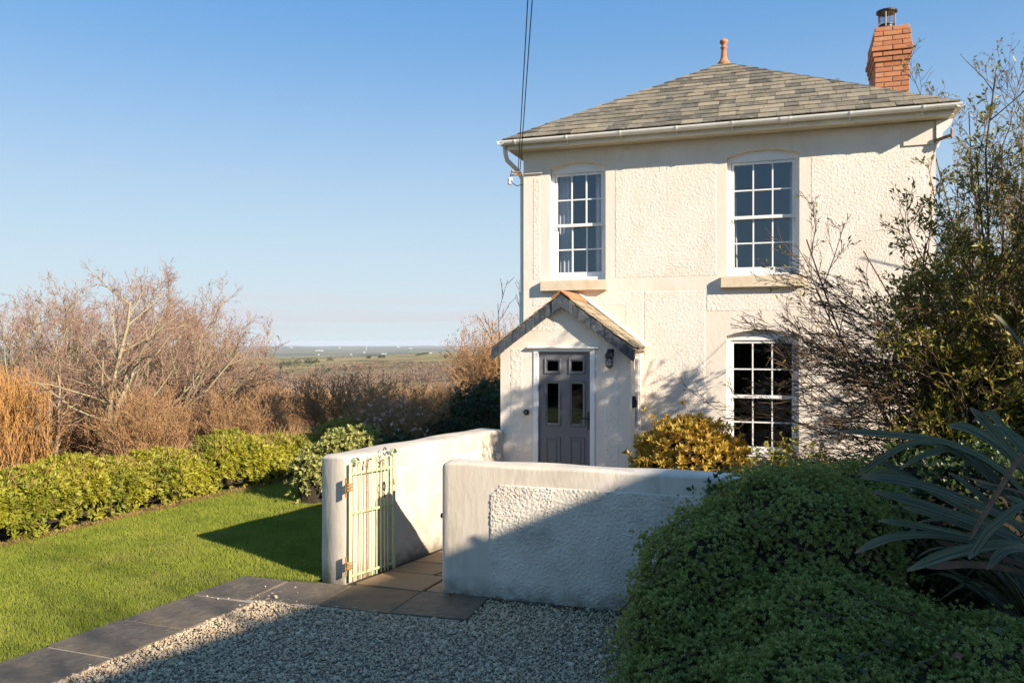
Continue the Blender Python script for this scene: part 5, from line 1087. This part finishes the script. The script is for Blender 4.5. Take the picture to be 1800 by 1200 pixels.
for k in range(34):        # the rest of the fan, up, right and back
    a_ = rng.uniform(-1.9, 1.9); rch = rng.uniform(.5, 1.2); hgt = rng.uniform(.7, 1.25); d = np.array([math.sin(a_) * 1.0, math.cos(a_), 0])
    if d[0] < -.3: d[1] = abs(d[1])
    blade([bs + d * rch + (0, 0, hgt * rng.uniform(.7, .95)), bs + d * rch * .75 + (0, 0, hgt), bs + d * rch * .4 + (0, 0, hgt * .8), bs + d * .12 + (0, 0, .2), bs + d * .03], rng.uniform(.05, .085), M['flax'], rng.uniform(-.5, .5), face=(-d[0], -d[1], .7))

# ------------------------------------------------------------------ shrubs behind the left wall
vs = thing('variegated_shrub', (-7.0, 11.7, 0), 'pale variegated shrub on the lawn just behind the gate wall', 'shrub')
leafy(vs, 'foliage', M['varie'], [(at(552, 838, 12.9), (.32, .35, .36)), (at(592, 812, 13.1), (.30, .35, .42)), (at(625, 795, 13.3), (.32, .35, .42))], 420, 7, .07, .026, 12, bump=.12, freq=7, jitter=.04, core=.75, up=.4)
rh = thing('dark_green_shrub', (-7.0, 13.6, 0), 'dark green evergreen shrub in the house shadow behind the gate wall', 'shrub')
leafy(rh, 'foliage', M['evergreen'], [(at(650, 815, 14.6), (.55, .5, .50)), (at(700, 810, 14.8), (.5, .5, .42)), (at(610, 830, 14.4), (.4, .4, .4))], 260, 7, .085, .032, 13, bump=.1, jitter=.05, core=.8)
ds = thing('shaded_shrub', (-6.5, 18, 0), 'broad dark grey green shrub in full shade left of the porch', 'shrub')
leafy(ds, 'foliage', M['evergreen'], [(at(845, 750, 18.5), (.9, .7, .9)), (at(800, 770, 18), (.8, .7, .6)), (at(880, 740, 19.5), (.9, .7, 1.0))], 170, 7, .08, .02, 15, bump=.15, freq=4, jitter=.08, core=.8)
sp = thing('spiky_plant', at(770, 800, 15.3) * [1, 1, 0], 'spiky rosette plant with narrow grey green leaves behind the left wall', 'plant'); rng = np.random.default_rng(4)
c0 = np.array([*ORG[sp.name][:2], .25])
for k in range(42):
    a_ = rng.uniform(0, 6.28); el = rng.uniform(.15, 1.4); l_ = rng.uniform(.45, .68); d = np.array([math.cos(a_) * math.cos(el), math.sin(a_) * math.cos(el), math.sin(el)])
    s = norm(np.cross(d, [0, 0, 1.])) * .016; m_ = c0 + d * l_ * .45; tip = c0 + d * l_ + np.array([0, 0, -.12 * math.cos(el)])
    np_obj('leaf', [c0 - s * .6, c0 + s * .6, m_ + s, m_ - s, tip, m_ + (0, 0, -.006)], [(0, 1, 2), (0, 2, 3), (3, 2, 4), (0, 5, 4), (0, 4, 5)], M['varie'] if k % 3 == 0 else M['evergreen'], sp)

# ------------------------------------------------------------------ hedge along the lawn
hd = thing('hedge', (hedge_x(9) - .4, 9, 0), 'low yellow green clipped hedge along the far edge of the lawn', 'hedge'); rng = np.random.default_rng(2)
HL = []
y = 2.5
while y < 17.2:
    hh_ = .79 + .07 * math.sin(y * 1.7) + .05 * math.sin(y * 4.3 + 1) + rng.uniform(-.09, .09) - .006 * y
    HL.append(((hedge_x(y) - .44, y, hh_ - .42), (.44 + rng.uniform(-.10, .08), .46, .42))); y += .36
P, Nn = lump_points(rng, HL, 950, 0.02, .07, 6.5, .93); k = (P[:, 0] > hedge_x(P[:, 1]) - .85); P, Nn = P[k], Nn[k]
thin = (np.sin(P[:, 1] * 3.1 + P[:, 2] * 4) * np.sin(P[:, 1] * 1.3 + 2) > .45) & (rng.random(len(P)) < .55); low = (P[:, 2] < .06) & (rng.random(len(P)) < .3); P, Nn = P[~(thin | low)], Nn[~(thin | low)]
P = P + rng.normal(0, .03, P.shape); Nn = norm(Nn + rng.normal(0, .35, Nn.shape) + [0, 0, .45])
V, F = rosettes(rng, P, Nn, 7, .080, .026, 1.2); np_obj('foliage', V, F, M['hedge'], hd)
lump_core(HL, .12, .62, 10).build('dark_core', M['coredark'], hd)
brs = []
for _ in range(1500):
    y = rng.uniform(3, 17); p = np.array([hedge_x(y) - rng.uniform(0, .8), y, rng.uniform(.55, .8)]); q, _d = branch(rng, p, rng.normal(0, .5, 3) + [.2, 0, 1], rng.uniform(.1, .28), .003, 3, .2, 0); brs.append((q, .004, .002))
V, F = tubes(brs, 3); np_obj('twig', V, F, M['scrub'], hd)
rng = np.random.default_rng(20); n = 9000; y = rng.uniform(4, 15, n); P = np.stack([hedge_x(y) + rng.normal(.06, .05, n), y, rng.uniform(0, .012, n)], 1)
V, F = leaves(P, rng.normal(size=(n, 3)) * [1, 1, .5] + [0, 0, .5], rng.normal(size=(n, 3)) + [0, 0, 1.5], rng.uniform(.03, .09, n), .012); tag(np_obj('dead_grass', V, F, M['scrubleaf']), kind='stuff')

# ------------------------------------------------------------------ bare trees and scrub beyond the hedge
def bare_tree(seed, stems, kids, lens, label, loc, up=.04, tw='twig', ang=(.45, .95), wob=.12, bud=.35):
    rng = np.random.default_rng(seed); t = thing('bare_tree', (0, 0, 0), label, 'tree', 'bare trees beyond the hedge')
    lv = grow(rng, stems, kids, lens, ang=ang, wob=wob, up=up, rmin=.0048, rtaper=.42)
    V, F = tubes(lv[0] + lv[1], 6); np_obj('trunk', V, F, M['bark'], t)
    br_ = [q for l_ in lv[2:] for q in l_]; V, F = tubes(br_, 3); np_obj('crown', V, F, M[tw], t)
    if bud:
        P = np.array([q[k] for q, _, _ in lv[-1] for k in range(1, len(q)) if rng.random() < bud]); V, F = leaves(P, rng.normal(size=P.shape), rng.normal(size=P.shape), .035, .018); np_obj('catkin', V, F, M[tw], t)
    t.location = loc; return t
def gpos(x, d, dz=-.05): p = at(x, 600, d); return (p[0], p[1], float(ground_z(p[0], p[1])) + dz)
r_ = np.random.default_rng(1)
def fan(n, s, l0, l1, r, lean=(0, 0), disc=.25):
    out = []
    for _ in range(n):
        a_ = r_.uniform(0, 6.28); t = r_.uniform(.2, 1) * s; out.append(((disc * math.cos(a_), disc * math.sin(a_), 0), (math.cos(a_) * t + lean[0], math.sin(a_) * t + lean[1], 1), r_.uniform(l0, l1), r))
    return out
T1 = bare_tree(101, fan(6, .22, 3.9, 5.0, .036), (15, 7, 4), (.28, .5, .5), 'tall bare multi stemmed tree with ivy clad stems, near the left edge', gpos(95, 23))
T2 = bare_tree(102, fan(2, .12, 3.2, 3.8, .07, disc=.06), (12, 8, 5), (.45, .45, .5), 'small bare tree with a pale upright mossy trunk just behind the hedge', gpos(183, 17), ang=(.7, 1.25))
T3 = bare_tree(103, fan(7, .3, 3.7, 4.9, .034), (14, 7, 4), (.30, .5, .5), 'bare reddish twiggy tree with the highest top of the left group', gpos(262, 22.5))
T4 = bare_tree(104, fan(6, .25, 3.1, 3.9, .04, lean=(.9, .25), disc=.6), (13, 7, 4), (.30, .5, .5), 'bare tree with pale stems leaning strongly to the right', gpos(245, 19), up=.05)
for src, x, d, rz, sc, lb in [(T3, 60, 21, .7, .85, 'bare reddish tree right behind the orange willow'), (T1, 150, 20.5, 2.9, .8, 'bare tree close behind the pale upright trunk, on its left'), (T3, 225, 19.5, 5.1, .72, 'low reddish bare tree between the pale trunk and the leaning stems'), (T1, 300, 21, 1.7, .8, 'bare twiggy tree standing in the crown of the leaning stems'), (T3, 318, 20, 2.5, .68, 'low reddish bare tree to the right of the leaning stems'), (T1, 372, 23, 3.6, .74, 'slender bare tree second from the right end of the group'), (T3, 412, 22, 4.6, .55, 'lowest bare tree at the far right end of the group'), (T1, 30, 25, 2.0, .93, 'bare tree behind the orange willow at the left edge'), (T3, 135, 26, 1.1, 1.06, 'tall bare tree between the ivy clad stems and the pale trunk'), (T1, 205, 27, 4.0, .95, 'bare tree standing behind the pale upright trunk'), (T3, 330, 24, 3.1, .92, 'bare twiggy tree in the middle of the thicket, behind the leaning stems'),
                              (T1, 345, 26, 5.2, .84, 'bare tree rising behind the upper part of the leaning stems'), (T3, 388, 25, .4, .80, 'last bare tree at the right end of the group, before the open view'), (T2, 240, 18.5, 2.4, .70, 'low bare tree with spreading boughs right of the pale trunk'), (T2, 95, 17.5, 1.2, .62, 'short pale bare tree beside the orange willow'), (T4, 318, 22, -.25, .78, 'smaller bare tree leaning right beside the larger leaning one'), (T2, 372, 21, 4.4, .66, 'low spreading bare tree near the end of the sunlit hedge')]:
    clone(src, gpos(x, d), rz, sc, lb)
# ivy on some stems
iv2 = thing('ivy_clump', gpos(245, 20.5), 'dark green ivy clump hanging among the bare trees', 'ivy')
leafy(iv2, 'foliage', M['evergreen'], [(at(248, 735, 20.5), (.45, .4, .8)), (at(262, 690, 20.6), (.4, .4, .35)), (at(210, 740, 20.4), (.5, .4, .5))], 130, 6, .10, .05, 17, bump=.25, freq=4, jitter=.12, core=0, ground=-1.5)
# orange willow
rng = np.random.default_rng(55); wi = thing('willow_shrub', gpos(20, 17.5), 'orange stemmed willow shrub at the left edge', 'shrub'); c0 = ORG[wi.name]
stems = [((c0[0] + rng.normal(0, .5), c0[1] + rng.normal(0, .4), c0[2]), (rng.normal(0, .16), rng.normal(0, .16), 1), rng.uniform(1.2, 2.2), .010) for _ in range(150)]
lv = grow(rng, stems, (7, 3), (.40, .5), ang=(.15, .45), wob=.06, up=.08, rmin=.0055)
V, F = tubes(lv[0], 4); np_obj('stem', V, F, M['willow'], wi); V, F = tubes(lv[1] + lv[2], 3); np_obj('twig', V, F, M['willow'], wi)
clone(wi, gpos(-60, 17.8), 1.0, 1.0, 'orange willow shrub just outside the left edge'); 
# scrub bushes
def scrub(seed, n, sp_, l0, l1, leafn, label):
    rng = np.random.default_rng(seed); t = thing('scrub_bush', (0, 0, 0), label, 'bush', 'brown scrub beyond the hedge')
    stems = []
    for _ in range(n):
        a_ = rng.uniform(0, 6.28); q = rng.random() ** .5 * .7; tt = rng.uniform(0, sp_); stems.append(((q * math.cos(a_), q * math.sin(a_), 0), (math.cos(a_) * tt, math.sin(a_) * tt, 1), rng.uniform(l0, l1), .0065))
    lv = grow(rng, stems, (6, 4), (.42, .5), ang=(.3, .8), wob=.09, up=.05, rmin=.0048)
    V, F = tubes(lv[0] + lv[1] + lv[2], 3); np_obj('twig', V, F, M['scrub'], t)
    P = np.concatenate([q[1:] for q, _, _ in lv[1] + lv[2]]); P = P[rng.random(len(P)) < leafn] ; P = P + rng.normal(0, .03, P.shape)
    V, F = leaves(P, rng.normal(size=P.shape), rng.normal(size=P.shape), .055, .03); np_obj('dead_leaf', V, F, M['scrubleaf'], t)
    return t
SL = 'brown leafless scrub bush in the thicket below the garden'
S_ = [scrub(201, 130, .8, 1.3, 2.1, .35, SL), scrub(202, 110, 1.0, 1.1, 1.9, .5, SL), scrub(203, 140, .6, 1.4, 2.4, .25, SL)]
rng = np.random.default_rng(66); used = [0, 0, 0]; cnt = 0
cand = []
for k in range(400):
    x = rng.uniform(-60, 900); d = rng.uniform(17, 40) if x < 440 else rng.uniform(27, 50); p = at(x, 600, d)
    if p[0] > hedge_x(p[1]) - 1.7 and p[1] < 23: continue
    if any((p[0] - q[0]) ** 2 + (p[1] - q[1]) ** 2 < (1.15 + .018 * d) ** 2 for q in cand): continue
    cand.append(p); j = cnt % 3; loc = (p[0], p[1], float(ground_z(p[0], p[1])) - .1); sc = rng.uniform(.85, 1.2) * (1 + .008 * (d - 17)); rz = rng.uniform(0, 6.28)
    sc *= .52 if x > 440 else .74
    if used[j] == 0: S_[j].location = loc; S_[j].rotation_euler = (0, 0, rz); S_[j].scale = (sc,) * 3; used[j] = 1
    else: clone(S_[j], loc, rz, sc)
    cnt += 1
# shrub with pink winter flowers, golden shrub and sapling left of the porch
fl = clone(S_[0], gpos(695, 17.5, 0), 1.0, .72, 'dark twiggy shrub dotted with pink flowers, in the shade behind the left wall', 'shrubs by the porch'); fl.name = 'flowering_shrub'; fl['category'] = 'shrub'
rng = np.random.default_rng(12); P = np.array(fl.location) + rng.normal(0, .42, (240, 3)) * [1, 1, .5] + [0, 0, .85]
V, F = rosettes(rng, P, rng.normal(size=P.shape), 6, .055, .045, 1.3)
q = np_mesh('flower', (V - np.array(fl.location)) / .72, F); q.materials.append(M['petal']); q = bpy.data.objects.new('flower', q); COL.objects.link(q); q.parent = fl
bk = clone(S_[1], gpos(600, 22, 0), 2.0, .95, 'brown twiggy shrub in front of the scrub above the variegated shrub', 'shrubs by the porch')
go = clone(S_[2], gpos(880, 27, 0), 2.2, 1.35, 'golden sunlit shrub with fine leaves at the left corner of the porch', 'shrubs by the porch'); go.name = 'golden_twig_shrub'; go['category'] = 'shrub'
P = np.array(go.location) + norm(rng.normal(size=(2200, 3))) * rng.random((2200, 1)) ** .4 * [1.1, 1.1, 1.2] + [0, 0, 1.6]
V, F = leaves(P, rng.normal(size=P.shape), rng.normal(size=P.shape), .05, .025); q = np_mesh('foliage', (V - np.array(go.location)) / 1.35, F); q.materials.append(M['golden']); q = bpy.data.objects.new('foliage', q); COL.objects.link(q); q.parent = go
rng = np.random.default_rng(71); sa = thing('bare_sapling', at(905, 700, 15.5) * [1, 1, 0], 'thin bare sapling rising behind the porch roof on the left', 'tree'); c0 = ORG[sa.name]
lv = grow(rng, [((c0[0], c0[1], 0), (.05, 0, 1), 3.5, .022), ((c0[0], c0[1], .4), (-.22, 0, 1), 2.9, .016), ((c0[0] + .1, c0[1], .3), (.12, 0, 1), 3.0, .016)], (9, 3), (.30, .5), ang=(.3, .7), wob=.06, up=.08, rmin=.005)
V, F = tubes(lv[0], 6); np_obj('trunk', V, F, M['bark'], sa); V, F = tubes(lv[1] + lv[2], 4); np_obj('crown', V, F, M['bark'], sa)
clone(T3, (11.8, -1.6, 0), .7, 1.75, 'tall bare tree behind the neighbouring house, out of the picture', 'trees outside the frame')

# ------------------------------------------------------------------ the far country
rng = np.random.default_rng(90)
def cards(C, Rr, n, size, name, m):
    k = len(C); d = norm(rng.normal(size=(k, n, 3))); d[..., 2] = np.abs(d[..., 2]); rad = rng.random((k, n, 1)) ** .4
    P = (C[:, None] + d * rad * Rr[:, None]).reshape(-1, 3); sz = np.repeat(size, n)
    return leaves(P, rng.normal(size=P.shape) + [0, 0, .4], rng.normal(size=P.shape), sz * rng.uniform(.7, 1.3, len(P)), sz * .6)
n = 4200; d = 240 + (735 - 240) * rng.random(n) ** .75; x = rng.uniform(-250, 1000, n); P = np.array([at(a_, 600, b_) for a_, b_ in zip(x, d)])
op = (np.sin(P[:, 0] * .013 + 1) * np.sin(P[:, 1] * .011 + .6) > .78) | ((x > 700) & (d > 430) & (d < 520)) | ((x > 500) & (x < 730) & (d > 610) & (d < 690)); P = P[~op]
h_ = rng.uniform(3.0, 7.5, len(P)); P[:, 2] = ground_z(P[:, 0], P[:, 1])
V, F = cards(P, np.stack([h_ * .6, h_ * .6, h_], 1), 44, np.full(len(P), 1.1), 'woodland', M['wood']); tag(np_obj('woodland', V, F, M['wood']), kind='stuff')
HP = []                     # field hedgerows
for k in range(26):
    d0 = rng.uniform(620, 1900); x0 = rng.uniform(150, 900); p0 = at(x0, 600, d0); a_ = rng.choice([.15, .25, 1.9, .05]) + rng.normal(0, .1); l_ = rng.uniform(120, 420)
    m_ = int(l_ / 4); t = np.linspace(-.5, .5, m_)[:, None] * l_; HP.append(p0[None] + t * np.array([math.cos(a_), math.sin(a_), 0]) + rng.normal(0, .6, (m_, 3)))
HP = np.concatenate(HP); HP[:, 2] = ground_z(HP[:, 0], HP[:, 1]); h_ = rng.uniform(1.0, 2.2, len(HP))
V, F = cards(HP, np.stack([h_ * 1.2, h_ * 1.2, h_ * 1.4], 1), 12, np.full(len(HP), 1.3), 'hedgerow', M['fartree']); tag(np_obj('hedgerow', V, F, M['fartree']), kind='stuff')
for k, (x, d, h2) in enumerate([(497, 800, 7), (508, 830, 6), (522, 820, 7.5), (540, 850, 6.5), (548, 850, 5.5), (556, 860, 6), (580, 900, 7), (648, 960, 4.5), (668, 960, 4.5), (674, 965, 4), (784, 900, 5), (808, 880, 4), (818, 890, 4), (830, 880, 4.5), (842, 870, 7), (838, 880, 6)]):
    p = at(x, 600, d); gz = float(ground_z(p[0], p[1])); t = thing('distant_tree', (p[0], p[1], gz), 'small dark rounded tree on the ridge of fields in the distance', 'tree', 'dark trees on the distant ridge')
    V, F = cards(np.array([[p[0], p[1], gz + h2 * .3]]), np.array([[h2 * .6, h2 * .6, h2 * .7]]), 130, np.array([1.3]), '', None); np_obj('crown', V, F, M['fartree'], t)
    MB().tube([(p[0], p[1], gz - .3), (p[0], p[1], gz + h2 * .5)], .3, 5).build('trunk', M['bark'], t)
for k, (x, d) in enumerate([(556, 6200), (561, 6250), (566, 6150), (597, 9000), (617, 4600), (673, 4700), (678, 4750), (722, 8200), (736, 4800), (741, 4900), (757, 5200), (765, 5000), (801, 9000), (560, 4400), (512, 9500), (850, 9500), (700, 9400), (640, 5400)]):
    p = at(x, 600, d); gz = float(ground_z(p[0], p[1])); s = d / 6000; t = thing('farm_building', (p[0], p[1], gz), 'tiny white farm building far out on the plain', 'farm building', 'white farm buildings on the plain')
    l_, w_ = rng.uniform(5, 10) * s, 4 * s; hh_ = 4 * s
    MB().box(p[0] - l_, p[0] + l_, p[1] - w_, p[1] + w_, gz - 1, gz + hh_).build('wall', M['white'], t)
    MB().prism([(p[0] - l_, p[1] - w_ * 1.1, gz + hh_), (p[0] - l_, p[1] + w_ * 1.1, gz + hh_), (p[0] - l_, p[1], gz + hh_ * 1.5)], (2 * l_, 0, 0)).build('roof', M['rendergrey'], t)
p = at(644, 600, 6500); gz = float(ground_z(p[0], p[1])); t = thing('mast', (p[0], p[1], gz), 'slim pale mast far out on the plain', 'mast')
MB().tube([(p[0], p[1], gz - 1), (p[0], p[1], gz + 58)], [1.6, .9], 8).build('mast_shaft', M['white'], t)

# dark hedge behind the camera, mirrored in the lower window
bh_ = thing('tall_hedge', (-6, -12, 0), 'tall dark evergreen hedge across the lane, out of the picture behind the camera', 'hedge'); rng = np.random.default_rng(3)
n = 15000; P = np.stack([rng.uniform(-22, 2, n), rng.uniform(-12.6, -11.6, n), rng.random(n) * 3.6], 1); P[:, 2] *= 1 + .12 * np.sin(P[:, 0] * 1.3)
V, F = leaves(P, rng.normal(size=P.shape), rng.normal(size=P.shape), .22, .12); np_obj('foliage', V, F, M['evergreen'], bh_)
MB().box(-22, 2, -12.4, -11.9, -.02, 3.1).build('dark_core', M['coredark'], bh_)  # solid dark filler added inside the leaves

# ------------------------------------------------------------------ air
hz = bpy.data.materials.new('haze_air'); hz.use_nodes = True; t = hz.node_tree; t.nodes.clear()
o_ = N(t, 'ShaderNodeOutputMaterial'); pv = N(t, 'ShaderNodeVolumePrincipled'); pv.inputs['Color'].default_value = (.80, .88, 1.0, 1); pv.inputs['Density'].default_value = 5.5e-5; pv.inputs['Anisotropy'].default_value = .0
t.links.new(pv.outputs[0], o_.inputs['Volume'])
tag(MB().box(-14600, 14600, -14600, 14600, -86, 13.5).build('haze', hz), kind='stuff')
